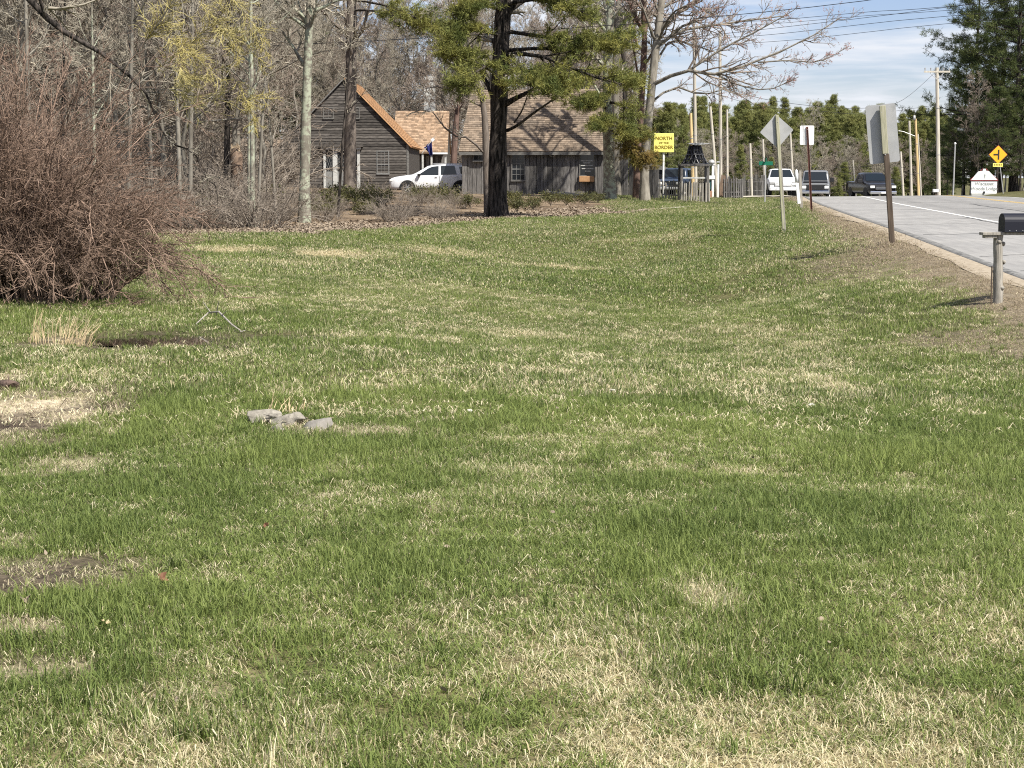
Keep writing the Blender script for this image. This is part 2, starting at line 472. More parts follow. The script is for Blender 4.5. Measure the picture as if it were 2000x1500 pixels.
M['log'] = mat('grey_log', (.22, .20, .17), (.36, .33, .29), 5, .95, bump=.8, stretch=(1, 4, 4))

# ------------------------------------------------------------------ zones: dry grass, bare soil, brown verge
PATCH = []      # (x, y, rx, ry, amount, kind)
def patch(px, py, rx, ry, amt, kind):
    x, d = G(px, py)
    x1, _ = G(px + rx, py)
    _, d1 = G(px, max(py - ry, 352)); _, d2 = G(px, py + ry)
    PATCH.append((x, (d1 + d2) / 2, abs(x1 - x), max(abs(d1 - d2) / 2, .05), amt, kind))
for p in [(1385, 1175, 95, 45, .75), (1480, 1410, 330, 60, .55), (1790, 1390, 160, 55, .6), (1100, 1310, 70, 40, .4), (1050, 1465, 420, 38, .5),
          (1600, 1500, 520, 45, .8), (250, 1440, 220, 40, .55), (700, 1490, 300, 30, .35), (1630, 755, 50, 25, .7), (1000, 862, 90, 9, .6), (560, 770, 80, 10, .5),
          (1000, 925, 210, 16, .5), (1420, 920, 280, 14, .4), (1850, 965, 170, 30, .4), (1190, 765, 90, 12, .45), (650, 497, 130, 10, .9), (450, 490, 110, 8, .85),
          (540, 515, 160, 8, .5), (850, 492, 120, 7, .6), (1100, 525, 130, 4, .7), (1250, 470, 160, 5, .4), (1500, 520, 120, 8, .35), (850, 640, 150, 7, .45), (1050, 655, 120, 7, .45), (760, 745, 110, 10, .35),
          (1100, 1190, 80, 20, .3), (620, 850, 130, 12, .5), (1900, 800, 120, 16, .35), (420, 1130, 70, 12, .5), (1720, 960, 150, 14, .35), (200, 735, 60, 12, .5), (320, 470, 80, 6, .6), (1330, 460, 80, 4, .5), (980, 455, 150, 4, .45)]:
    patch(*p, 'dry')
for p in [(40, 815, 215, 62, 1.0), (50, 1130, 215, 40, .55), (30, 1228, 120, 22, .85), (0, 745, 45, 26, .8), (690, 846, 120, 11, .75), (120, 905, 120, 18, .5), (20, 1310, 130, 26, .55), (30, 1060, 60, 10, .5), (100, 920, 60, 15, .4), (585, 838, 70, 12, .7), (110, 665, 50, 12, .7)]:
    patch(*p, 'bare')
for p in [(1880, 660, 150, 22, .8), (1960, 600, 80, 30, 1.0), (1800, 515, 110, 28, .7), (1990, 680, 120, 22, .8), (1850, 560, 90, 24, .6)]:
    patch(*p, 'brown')
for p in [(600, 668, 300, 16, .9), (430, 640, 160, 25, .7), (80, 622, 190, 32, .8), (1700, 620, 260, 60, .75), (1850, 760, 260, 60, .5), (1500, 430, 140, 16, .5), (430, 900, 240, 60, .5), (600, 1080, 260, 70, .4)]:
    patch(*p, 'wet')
for p in [(310, 668, 150, 16, .95), (560, 658, 130, 6, .85), (60, 1128, 240, 38, .8), (210, 1140, 90, 18, .5), (60, 862, 90, 10, .7), (20, 1290, 130, 30, .3), (620, 686, 60, 5, .7), (440, 682, 50, 7, .8)]:
    patch(*p, 'mud')
def zones(x, y):
    x = np.asarray(x, float); y = np.asarray(y, float)
    n1 = fbm(x * 1.1 + 3, y * .6, 21, 4)
    n2 = fbm(x * 3.2, y * 2.2, 31, 3)
    n3 = fbm(x * .25, y * .16, 41, 3)
    n4 = fbm(x * .45 + 7, y * .30, 23, 4)
    dry = .12 + (.30 - .16 * sstep(9, 16, y)) * sstep(.40, .72, n4) * sstep(.25, .70, n2) + (.26 - .08 * sstep(9, 16, y)) * sstep(.52, .78, n1) * sstep(.3, .65, n2) + .08 * sstep(.4, .7, n3)
    dry = dry + .42 * (1 - sstep(4.6, 7.4, y - .75 * x)) * sstep(.3, .6, n2 * .6 + n1 * .4)
    bare = .5 * sstep(.70, .80, n1 * .5 + n2 * .5)
    brown = np.zeros_like(x); wet = np.zeros_like(x); mud = np.zeros_like(x)
    j = (n2 - .5) * 1.3 + (n1 - .5) * .8
    for (px, py, rx, ry, a, k) in PATCH:
        r = np.sqrt(((x - px) / rx) ** 2 + ((y - py) / ry) ** 2) + j
        w = a * (1 - sstep(.15 if k == 'dry' else .45, 1.45 if k == 'dry' else 1.3, r))
        if k == 'dry': dry = np.maximum(dry, dry * .4 + w * (.75 + .7 * n2))
        elif k == 'bare': bare = np.maximum(bare, w)
        elif k == 'brown': brown = np.maximum(brown, w)
        elif k == 'mud': mud = np.maximum(mud, w)
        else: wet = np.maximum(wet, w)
    kd = kerbxs(y) - x
    vw = .55 + 1.3 * sstep(8, 26, y) * (1 - .5 * sstep(40, 70, y))
    brown = np.maximum(brown, (1 - sstep(.5, 1.0, kd / vw + j * .5)) * (kd > -.2))
    # the far left of the lawn is a little drier, the hollow greener
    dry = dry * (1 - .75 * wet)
    litter = sstep(-.5, .6, y - lawn_edge(x) + j * .8) * (1 - sstep(5.0, 7.5, x + j) * sstep(70, 74, y))
    return np.clip(dry, 0, 1), np.clip(bare, 0, 1), np.clip(brown, 0, 1), np.clip(np.maximum(wet, 0), 0, 1), np.clip(litter, 0, 1), mud

# ------------------------------------------------------------------ the ground sheet
def axis(segs):
    out = []
    for a, b, st in segs: out.append(np.arange(a, b, st))
    return np.unique(np.round(np.concatenate(out), 4))
gx = np.concatenate([-np.geomspace(1500, 19, 26), axis([(-18, 14, .3)]), axis([(14, 34, .8)]), np.geomspace(35, 1500, 26)])
gy = np.concatenate([[-400, -150, -60, -30, -15, -8, -4, -1], axis([(1, 32, .25), (32, 60, .5), (60, 130, 1.0), (130, 200, 4.0)]), np.geomspace(205, 3000, 26)])
GX, GY = np.meshgrid(gx, gy)
GZ = terrain(GX, GY)
nx, ny = len(gx), len(gy)
idx = np.arange(nx * ny).reshape(ny, nx)
quads = np.stack([idx[:-1, :-1], idx[:-1, 1:], idx[1:, 1:], idx[1:, :-1]], -1).reshape(-1, 4)
me = mesh_np('ground', np.stack([GX, GY, GZ], -1).reshape(-1, 3), quads, smooth=True)
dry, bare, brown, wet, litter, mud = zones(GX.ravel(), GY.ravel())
def lerp(a, b, t): return a + (b - a) * t[:, None]
gc = np.tile(np.array([[.062, .066, .024]]), (nx * ny, 1))  # lawn base colour kept dark to paint in the shade gaps between blades
gc = lerp(gc, np.array([.30, .245, .135]), dry * .8)
gc = lerp(gc, np.array([.20, .165, .115]), brown)
bn = fbm(GX.ravel() * 1.1, GY.ravel() * 1.1, 77, 3)
bcol = lerp(np.tile(np.array([[.06, .045, .033]]), (nx * ny, 1)), np.array([.46, .39, .27]), sstep(.34, .55, bn))
gc = gc * (1 - bare[:, None]) + bcol * bare[:, None]
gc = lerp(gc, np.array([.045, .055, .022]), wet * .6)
gc = lerp(gc, np.array([.065, .049, .036]), mud)
ln = fbm(GX.ravel() * .6, GY.ravel() * .6, 88, 3)
lcol = lerp(np.tile(np.array([[.10, .072, .048]]), (nx * ny, 1)), np.array([.20, .15, .10]), sstep(.3, .65, ln))
gc = gc * (1 - litter[:, None]) + lcol * litter[:, None]
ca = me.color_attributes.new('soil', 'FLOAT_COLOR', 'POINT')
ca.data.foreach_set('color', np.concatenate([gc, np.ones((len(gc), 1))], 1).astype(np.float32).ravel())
gm = bpy.data.materials.new('ground_soil')
gm.use_nodes = True
N, L = gm.node_tree.nodes, gm.node_tree.links
bs = N['Principled BSDF']; bs.inputs['Roughness'].default_value = .95; bs.inputs['Specular IOR Level'].default_value = .1
at = N.new('ShaderNodeAttribute'); at.attribute_name = 'soil'
tcn = N.new('ShaderNodeTexCoord')
n1 = N.new('ShaderNodeTexNoise'); n1.inputs['Scale'].default_value = 22; n1.inputs['Detail'].default_value = 6; n1.inputs['Roughness'].default_value = .7
L.new(tcn.outputs['Object'], n1.inputs['Vector'])
mr = N.new('ShaderNodeMapRange'); mr.inputs[1].default_value = .3; mr.inputs[2].default_value = .7; mr.inputs[3].default_value = .25; mr.inputs[4].default_value = 1.75
L.new(n1.outputs['Fac'], mr.inputs[0])
hs = N.new('ShaderNodeHueSaturation')
L.new(at.outputs['Color'], hs.inputs['Color']); L.new(mr.outputs[0], hs.inputs['Value'])
L.new(hs.outputs[0], bs.inputs['Base Color'])
bp = N.new('ShaderNodeBump'); bp.inputs['Strength'].default_value = .7; bp.inputs['Distance'].default_value = .03
L.new(n1.outputs['Fac'], bp.inputs['Height']); L.new(bp.outputs[0], bs.inputs['Normal'])
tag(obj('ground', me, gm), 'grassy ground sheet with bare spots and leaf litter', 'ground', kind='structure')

# ------------------------------------------------------------------ road, kerb, markings, driveway
RD = np.concatenate([np.arange(-60, 60, 2.), np.arange(60, 200, 3.), np.arange(200, 700, 12.)])
rx0 = kerbxs(RD); rz0 = roadz(RD)
tang = np.gradient(rx0, RD)
nrm = np.stack([1 / np.sqrt(1 + tang ** 2), -tang / np.sqrt(1 + tang ** 2)], -1)     # to the right of travel
def strip(offs, name, m, lift, label=None, cat=None, kind='structure', sel=None, parent=None):
    d = RD if sel is None else RD[sel]
    a = np.arange(len(RD)) if sel is None else np.where(sel)[0]
    V = []
    for (o, dz) in offs:
        V.append(np.stack([rx0[a] + nrm[a, 0] * o, RD[a] + nrm[a, 1] * o, rz0[a] + dz + lift], -1))
    V = np.stack(V, 1)
    n, k = V.shape[:2]
    ii = np.arange(n * k).reshape(n, k)
    q = np.stack([ii[:-1, :-1], ii[:-1, 1:], ii[1:, 1:], ii[1:, :-1]], -1).reshape(-1, 4)
    o = obj(name, mesh_np(name, V.reshape(-1, 3), q), m, parent)
    if parent is None: tag(o, label, cat, kind=kind)
    return o
ROFF = [.16, 1.2, 2.4, 3.2, 3.7, 4.2, 4.9, 5.6, 6.2, 6.8, 7.6, 8.2, 8.9, 9.4, 10.0, 10.6, ROADW]
road = strip([(o, float(np.interp(o, [.16, 1.5, 3.2, 5.6, 8.2, 10, ROADW], [0, .01, .03, .06, .09, .07, .02]))) for o in ROFF], 'road', M['asphalt'], 0.0, 'pale grey asphalt two lane road rising to a crest', 'road')
wear = np.array([1.06, 1.1, 1.08, 1.02, .96, .84, .98, .96, .84, .96, 1.0, 1.0, .98, .86, .96, .88, 1.0])
wv = np.tile(wear, len(RD)) * (1 + .10 * (fbm(np.repeat(RD, len(ROFF)) * .12, np.tile(np.arange(len(ROFF)), len(RD)) * .7, 12, 3) - .5))
rc = road.data.color_attributes.new('wear', 'FLOAT_COLOR', 'POINT')
rc.data.foreach_set('color', np.stack([wv, wv, wv, np.ones_like(wv)], -1).astype(np.float32).ravel())
_nt = M['asphalt'].node_tree; _b = _nt.nodes['Principled BSDF']; _src = _b.inputs['Base Color'].links[0].from_socket
_am = bpy.data.materials['asphalt'].copy(); _am.name = 'worn_asphalt'
_nt = _am.node_tree; _b = _nt.nodes['Principled BSDF']; _src = _b.inputs['Base Color'].links[0].from_socket
_at = _nt.nodes.new('ShaderNodeAttribute'); _at.attribute_name = 'wear'
_mm = _nt.nodes.new('ShaderNodeMix'); _mm.data_type = 'RGBA'; _mm.blend_type = 'MULTIPLY'; _mm.inputs[0].default_value = 1.0
_nt.links.new(_src, _mm.inputs[6]); _nt.links.new(_at.outputs['Color'], _mm.inputs[7]); _nt.links.new(_mm.outputs[2], _b.inputs['Base Color'])
road.data.materials[0] = _am
M['tar'] = mat('tar_seal', (.05, .05, .05), (.09, .09, .085), 8, .8)
def crack(d0, o0, d1, o1, w, seed):
    gg = np.random.default_rng(seed); n = 26
    t = np.linspace(0, 1, n); dd = d0 + (d1 - d0) * t + np.cumsum(gg.normal(size=n)) * .06; oo = o0 + (o1 - o0) * t + np.cumsum(gg.normal(size=n)) * .04
    oo = np.clip(oo, .25, ROADW - .2)
    def pt(d_, o_):
        tx = np.gradient(kerbxs(np.array([d_ - 1, d_, d_ + 1])))[1]; q_ = math.hypot(1, tx)
        cz = float(np.interp(o_, [.16, 1.5, 3.2, 5.6, 8.2, 10, ROADW], [0, .01, .03, .06, .09, .07, .02]))
        return (float(np.interp(d_, RD, rx0)) + o_ / q_, d_ - o_ * tx / q_, float(np.interp(d_, RD, rz0)) + cz + .004)
    along_ = abs(d1 - d0) > abs(o1 - o0)
    V = []
    for a_, b_ in zip(dd, oo):
        ww = w * (.4 + .9 * gg.random())
        V += [pt(a_ - (0 if along_ else ww), b_ - (ww if along_ else 0)), pt(a_ + (0 if along_ else ww), b_ + (ww if along_ else 0))]
    q = np.array([(2 * i, 2 * i + 1, 2 * i + 3, 2 * i + 2) for i in range(n - 1)])
    obj('crack', mesh_np('crack', np.array(V), q), M['tar'], road)
for i_, c_ in enumerate([(33, .3, 34.5, 3.4, .03), (29.5, .3, 30.2, 3.0, .03), (41, .3, 42.5, 7.5, .04), (52, .3, 53, 8, .05), (64, .3, 66, 9, .06), (78, .3, 80, 10, .07), (36, 2.9, 60, 3.05, .03), (45, 6.0, 75, 6.2, .05), (92, .3, 94, 10, .08), (47, .4, 47.6, 3.5, .03)]): crack(*c_, i_)
def crown(o): return float(np.interp(o, [.16, 1.5, 3.2, 5.6, 8.2, 10, ROADW], [0, .01, .03, .06, .09, .07, .02]))
strip([(3.2, crown(3.2)), (3.33, crown(3.33))], 'edge_line', M['white_line'], .005, parent=road)
strip([(8.05, crown(8.05)), (8.17, crown(8.17))], 'centre_line', M['yellow_line'], .005, parent=road)
strip([(8.30, crown(8.3)), (8.42, crown(8.42))], 'centre_line', M['yellow_line'], .005, parent=road)
strip([(10.9, crown(10.9)), (11.02, crown(11.02))], 'edge_line', M['white_line'], .005, parent=road)
strip([(-.12, -.06), (-.085, .025), (-.02, .045), (.10, .035), (.17, -.02)], 'kerb', M['kerb'], 0.0, 'low dark asphalt kerb along the road edge', 'kerb')
sand = strip([(-.50, .003), (-.32, .022), (-.08, .020)], 'sand_strip', M['sand'], 0.0, 'pale sand strip beside the kerb', 'path')
sv_ = np.array([v.co[:] for v in sand.data.vertices]); k_ = np.arange(len(sv_)) % 3 == 0
sv_[k_, 0] += .55 * (fbm(sv_[k_, 1] * .35, sv_[k_, 1] * 0, 5, 3) - .45)
sand.data.vertices.foreach_set('co', sv_.astype(np.float32).ravel())
def ribbon(cl, name, m, lift, label, cat):
    """strip that follows the ground: cl = (x, y, halfwidth)"""
    cl = np.array(cl, float)
    t = np.linspace(0, len(cl) - 1, len(cl) * 8)
    c = np.stack([np.interp(t, np.arange(len(cl)), cl[:, i]) for i in range(3)], -1)
    tg = np.gradient(c[:, :2], axis=0); tg /= np.linalg.norm(tg, axis=1)[:, None]
    nn = np.stack([-tg[:, 1], tg[:, 0]], -1)
    K = 7
    V = []
    for j in range(K):
        o = (j / (K - 1) * 2 - 1) * c[:, 2] * (1 + .15 * np.sin(t * 5 + j))
        p = c[:, :2] + nn * o[:, None]
        V.append(np.stack([p[:, 0], p[:, 1], terrain(p[:, 0], p[:, 1]) + lift], -1))
    V = np.stack(V, 1); n, k = V.shape[:2]
    ii = np.arange(n * k).reshape(n, k)
    q = np.stack([ii[:-1, :-1], ii[:-1, 1:], ii[1:, 1:], ii[1:, :-1]], -1).reshape(-1, 4)
    return tag(obj(name, mesh_np(name, V.reshape(-1, 3), q, smooth=True), m), label, cat, kind='structure')
ribbon([(14.2, 85.5, 1.0), (11.5, 82.6, .8), (8.5, 78.8, .6), (6, 75, .4), (4.5, 72.5, .12)], 'path', M['gravel'], .03, 'pale gravel path between the lawn and the bank', 'path')
ribbon([(17.6, 108, 1.9), (15, 107.5, 1.7), (12.5, 107, 1.3), (10.4, 107, .8)], 'driveway', M['gravel'], .04, 'pale driveway apron beside the fence', 'driveway')
ribbon([(22, 124, 3.2), (17.5, 124.5, 3.2), (13, 126, 3.0)], 'parking_apron', M['asphalt'], .06, 'asphalt apron where the white pickup stands', 'parking')

# ------------------------------------------------------------------ puddle
wm = bpy.data.materials.new('puddle_water'); wm.use_nodes = True
b_ = wm.node_tree.nodes['Principled BSDF']
b_.inputs['Base Color'].default_value = (.022, .017, .012, 1); b_.inputs['Roughness'].default_value = .03; b_.inputs['Specular IOR Level'].default_value = .5
for i, (hx, hy, rx, ry, dp) in enumerate(HOLLOWS):
    z0 = tz(hx, hy) + dp * .72
    n = 40
    V = [(hx, hy, z0)]
    for j in range(n):
        a = 2 * math.pi * j / n
        k = .92 * (1 + .22 * (vnoise(np.array([math.cos(a) * 2 + i * 9]), np.array([math.sin(a) * 2]), 5)[0] - .5) * 2)
        V.append((hx + rx * k * math.cos(a), hy + ry * k * math.sin(a), z0))
    me = mesh_np('puddle', np.array(V), None, np.array([(0, 1 + j, 1 + (j + 1) % n) for j in range(n)]))
    tag(obj('puddle', me, wm), ['shallow brown puddle in the wet hollow before the big shrub', 'small puddle in the grass right of the brown puddle', 'thin wet streak at the far end of the hollow', 'tiny dark puddle in front of the brown one'][i], 'puddle', kind='structure')
# ------------------------------------------------------------------ plants: generators
def unit(v): return v / np.maximum(np.linalg.norm(v, axis=-1, keepdims=True), 1e-9)
def tubes(P, Rd, k):
    """P (N,n,3) polylines, Rd (N,n) radii -> verts, quads"""
    N_, n = P.shape[:2]
    T = np.empty_like(P)
    T[:, 1:-1] = P[:, 2:] - P[:, :-2]
    T[:, 0] = P[:, 1] - P[:, 0]; T[:, -1] = P[:, -1] - P[:, -2]
    T = unit(T)
    ax = unit(P[:, -1] - P[:, 0])
    ref = np.where(np.abs(ax[:, 2:3]) < .85, np.array([[0., 0, 1]]), np.array([[1., 0, 0]]))
    U = unit(np.cross(T, ref[:, None, :])); Wv = np.cross(T, U)
    a = 2 * np.pi * np.arange(k) / k
    V = P[:, :, None, :] + Rd[:, :, None, None] * (U[:, :, None, :] * np.cos(a)[None, None, :, None] + Wv[:, :, None, :] * np.sin(a)[None, None, :, None])
    ii = np.arange(N_ * n * k).reshape(N_, n, k)
    jj = np.roll(ii, -1, axis=2)
    q = np.stack([ii[:, :-1], jj[:, :-1], jj[:, 1:], ii[:, 1:]], -1).reshape(-1, 4)
    return V.reshape(-1, 3), q
class Cloud:
    def __init__(s): s.V = []; s.Q = []; s.T = []; s.n = 0
    def add(s, V, Q=None, T=None):
        if Q is not None and len(Q): s.Q.append(Q + s.n)
        if T is not None and len(T): s.T.append(T + s.n)
        s.V.append(V); s.n += len(V); return s
    def mesh(s, name, smooth=False):
        return mesh_np(name, np.concatenate(s.V), np.concatenate(s.Q) if s.Q else None, np.concatenate(s.T) if s.T else None, smooth)
def along(P, t):
    """points and tangents at parameters t (N,m) of polylines P (N,n,3)"""
    n = P.shape[1]
    f = t * (n - 1)
    i = np.clip(np.floor(f).astype(int), 0, n - 2); fr = (f - i)[..., None]
    r = np.arange(P.shape[0])[:, None]
    a, b = P[r, i], P[r, i + 1]
    return a + (b - a) * fr, unit(b - a)
def sprout(g, P, Rd, Ln, m, t0, t1, a0, a1, l0, l1, n, up=0.0, wob=.12, rr=.6, taper=.25, flat=0.0, tpow=1.0, minr=.004):
    """m children on each polyline of P"""
    N_ = P.shape[0]
    t = t0 + (t1 - t0) * g.random((N_, m)) ** tpow
    p, tg = along(P, t)
    rd = np.take_along_axis(Rd, np.clip((t * (P.shape[1] - 1)).astype(int), 0, P.shape[1] - 1), 1) * rr
    L_ = Ln[:, None] * (l0 + (l1 - l0) * g.random((N_, m))) * (1.05 - .55 * t)
    rnd = g.normal(size=(N_, m, 3)); rnd[..., 2] *= (1 - flat)
    perp = unit(rnd - tg * (rnd * tg).sum(-1, keepdims=True))
    a = np.radians(a0 + (a1 - a0) * g.random((N_, m)))[..., None]
    d = unit(tg * np.cos(a) + perp * np.sin(a))
    p = p.reshape(-1, 3); d = d.reshape(-1, 3); L_ = L_.reshape(-1); rd = np.maximum(rd.reshape(-1), minr)
    pts = [p]
    for j in range(1, n):
        d = unit(d + g.normal(size=d.shape) * wob + np.array([0, 0, up]))
        pts.append(pts[-1] + d * (L_ / (n - 1))[:, None])
    Pn = np.stack(pts, 1)
    tp = 1 - (1 - taper) * np.arange(n) / (n - 1)
    return Pn, rd[:, None] * tp[None], L_
def trunk_line(g, H, r0, r1, n=10, lean=(0, 0), wob=.012, flare=1.35):
    z = np.linspace(0, 1, n) ** .9 * H
    x = np.cumsum(g.normal(size=n) * wob * H / n ** .5) + lean[0] * z; y = np.cumsum(g.normal(size=n) * wob * H / n ** .5) + lean[1] * z
    x -= x[0]; y -= y[0]
    P = np.stack([x, y, z], -1)[None]
    Rd = np.linspace(r0, r1, n)[None].copy(); Rd[0, 0] *= flare
    P[0, 0, 2] = -.25
    return P, Rd
def bare_crown(g, P0, R0, H, start=.3, n1=18, n2=8, n3=7, n4=4, l1=(.22, .42), up=.06, minr=.006, extra=None, a1=(30, 65)):
    """limbs, branches and twigs on a trunk -> (limb cloud, twig cloud)"""
    limb, tw = Cloud(), Cloud()
    L0 = np.full(P0.shape[0], H)
    P1, R1, L1 = sprout(g, P0, R0, L0, n1, start, .99, a1[0], a1[1], l1[0], l1[1], 6 if extra is None else extra[0].shape[1], up=up, wob=.16, rr=.5, taper=.2, minr=minr * 2)
    limb.add(*tubes(P1, R1, 5))
    if extra is not None:
        P1 = np.concatenate([P1, extra[0]]); R1 = np.concatenate([R1, extra[1]]); L1 = np.concatenate([L1, extra[2]])
    P2, R2, L2 = sprout(g, P1, R1, L1, n2, .2, 1, 25, 60, .3, .55, 4, up=.05, wob=.16, rr=.6, minr=minr * 1.4)
    tw.add(*tubes(P2, R2, 4))
    P3, R3, L3 = sprout(g, P2, R2, L2, n3, .15, 1, 25, 60, .35, .7, 3, up=.04, wob=.15, rr=.65, taper=.5, minr=minr)
    tw.add(*tubes(P3, R3, 3))
    tips = P3
    if n4:
        P4, R4, L4 = sprout(g, P3, R3, L3, n4, .2, 1, 20, 55, .4, .8, 3, up=.03, wob=.12, rr=.8, taper=.5, minr=minr * .8)
        tw.add(*tubes(P4[:, ::2], R4[:, ::2], 3))
        tips = P4
    return limb, tw, tips
def needles(g, p, d, m, Ln, wd, spread):
    """m thin needles in a tuft at each p, fanned round d"""
    N_ = len(p)
    dd = unit(d[:, None, :] + g.normal(size=(N_, m, 3)) * spread)
    sd = unit(np.cross(dd, g.normal(size=(N_, m, 3))))
    ll = Ln * (.6 + .6 * g.random((N_, m, 1)))
    b = p[:, None, :] + g.normal(size=(N_, m, 3)) * Ln * .22
    V = np.stack([b - sd * wd, b + sd * wd, b + dd * ll], 2).reshape(-1, 3)
    T = np.arange(len(V)).reshape(-1, 3)
    return V, T
def pine_limbs(g, P1, R1, L1, nsub, ntuft, m, Ln, wd, wood, ndl, s0=.3, droop=0.0):
    """side twigs in flat sprays with needle tufts along limbs P1"""
    wood.add(*tubes(P1, R1, 5))
    P2, R2, L2 = sprout(g, P1, R1, L1, nsub, s0, 1, 30, 70, .22, .42, 4, up=.07 - droop, wob=.14, rr=.5, flat=.9, minr=.008)
    wood.add(*tubes(P2, R2, 3))
    t = .3 + .72 * g.random((len(P2), ntuft)); t = np.minimum(t, 1)
    p, tg = along(P2, t)
    p = p.reshape(-1, 3) + g.normal(size=(p.size // 3, 3)) * np.array([.7, .7, .26]) * Ln; tg = tg.reshape(-1, 3)
    V, T = needles(g, p, unit(tg + np.array([0, 0, .35])), m, Ln, wd, .75)
    ndl.add(V, None, T)
def pine_limb_lines(g, P0, R0, H, zs, az, lens, rise, n=6):
    """limbs leaving a trunk at heights zs (0..1), azimuths, lengths"""
    t = np.asarray(zs)[None]
    p, tg = along(P0, t); p = p[0]
    d = np.stack([np.cos(az), np.sin(az), np.asarray(rise)], -1); d = unit(d)
    lens = np.asarray(lens)
    pts = [p]
    for j in range(1, n):
        d = unit(d + g.normal(size=d.shape) * .07 + np.array([0, 0, .05 * (j - 2)]))
        pts.append(pts[-1] + d * (lens / (n - 1))[:, None])
    P1 = np.stack(pts, 1)
    r = np.interp(t[0], np.linspace(0, 1, R0.shape[1]), R0[0]) * .34
    R1 = np.maximum(r, .02)[:, None] * np.linspace(1, .25, n)[None]
    return P1, R1, lens
def pine(g, name, label, H, r0, base, nl, lmax, nsub, ntuft, m, Ln, wd, bark, ndm, group=None, cat='tree', conic=.75, rise=.15, whorl=1):
    P0, R0 = trunk_line(g, H, r0, r0 * .12, 12, wob=.008)
    wood, nd, tk = Cloud(), Cloud(), Cloud()
    tk.add(*tubes(P0, R0, 9))
    wn = max(nl // whorl, 1); zs = base + (.985 - base) * (np.floor(np.arange(nl) / whorl) + g.random(nl) * .30 + g.random(wn + 1)[np.minimum(np.arange(nl) // whorl, wn)] * .4) / wn
    zs = np.minimum(zs, .99)
    az = np.arange(nl) * 2.4 + g.normal(size=nl) * .5
    u = (zs - base) / (1 - base)
    prof = np.minimum(1, (u + .12) * 3.2) * (1 - u) ** conic + .05
    lens = lmax * prof * (.6 + .6 * g.random(nl))
    P1, R1, L1 = pine_limb_lines(g, P0, R0, H, zs, az, lens, rise + u * .7)
    pine_limbs(g, P1, R1, L1, nsub, ntuft, m, Ln, wd, wood, nd)
    r = root(name, label, cat, group=group)
    obj('trunk', tk.mesh('trunk', True), bark, r)
    tag(obj('limbs', wood.mesh('limbs'), bark, r), kind='stuff')
    obj('crown', nd.mesh('crown'), ndm, r)
    return r
def bare_tree(g, name, label, H, r0, bark, twm, group=None, **kw):
    P0, R0 = trunk_line(g, H, r0, r0 * .15, 12, wob=kw.pop('wob', .02), lean=kw.pop('lean', (0, 0)))
    tk = Cloud(); tk.add(*tubes(P0, R0, 8))
    limb, tw, _ = bare_crown(g, P0, R0, H, **kw)
    r = root(name, label, 'tree', group=group)
    obj('trunk', tk.mesh('trunk', True), bark, r)
    tag(obj('limbs', limb.mesh('limbs', True), bark, r), kind='stuff')
    obj('crown', tw.mesh('crown'), twm, r)
    return r
def pathline(pts, widths, n):
    """photo-pixel path with distances -> polyline (1,n,3), radii (1,n) metres"""
    A = np.array([tuple(W(*p)) for p in pts]); k = len(A)
    wd = np.array([w / FPX * p[2] / 2 for w, p in zip(widths, pts)])
    t = np.linspace(0, k - 1, n)
    # Catmull-Rom
    out = []
    for tt in t:
        i = min(int(tt), k - 2); f = tt - i
        p0, p1, p2, p3 = A[max(i - 1, 0)], A[i], A[i + 1], A[min(i + 2, k - 1)]
        out.append(.5 * ((2 * p1) + (-p0 + p2) * f + (2 * p0 - 5 * p1 + 4 * p2 - p3) * f ** 2 + (-p0 + 3 * p1 - 3 * p2 + p3) * f ** 3))
    return np.array(out)[None], np.interp(t, np.arange(k), wd)[None]
def roughen(P, Rd, g, amt): return Rd * (1 + g.normal(size=Rd.shape) * amt)

# ------------------------------------------------------------------ grass: blades, tufts, scatter
def blade_patch(g, name, nb, radius, hmin, hmax, wd, lean, m):
    a = g.random(nb) * 2 * np.pi; r = radius * np.sqrt(g.random(nb))
    b = np.stack([np.cos(a) * r, np.sin(a) * r, np.full(nb, -.006)], -1)
    h = hmin + (hmax - hmin) * g.random(nb) ** 1.3
    la = g.random(nb) * 2 * np.pi
    ld = np.stack([np.cos(la), np.sin(la), np.zeros(nb)], -1)
    ln = (lean * (.25 + g.random(nb)))[:, None]
    sd = np.stack([-np.sin(la + g.normal(size=nb) * .7), np.cos(la), np.zeros(nb)], -1)
    w = (wd * (.7 + .6 * g.random(nb)))[:, None]
    up = np.array([[0, 0, 1.]])
    m1 = b + up * (h * .55)[:, None] + ld * ln * (h * .35)[:, None]
    tp = b + up * (h * (1 - .35 * ln[:, 0] ** 2))[:, None] + ld * ln * h[:, None] * 1.05
    V = np.stack([b - sd * w * .5, b + sd * w * .5, m1 - sd * w * .42, m1 + sd * w * .42, tp], 1).reshape(-1, 3)
    k = np.arange(nb)[:, None] * 5
    me = mesh_np(name, V, k + np.array([[0, 1, 3, 2]]), k + np.array([[2, 3, 4]]))
    me.materials.append(m)
    return me
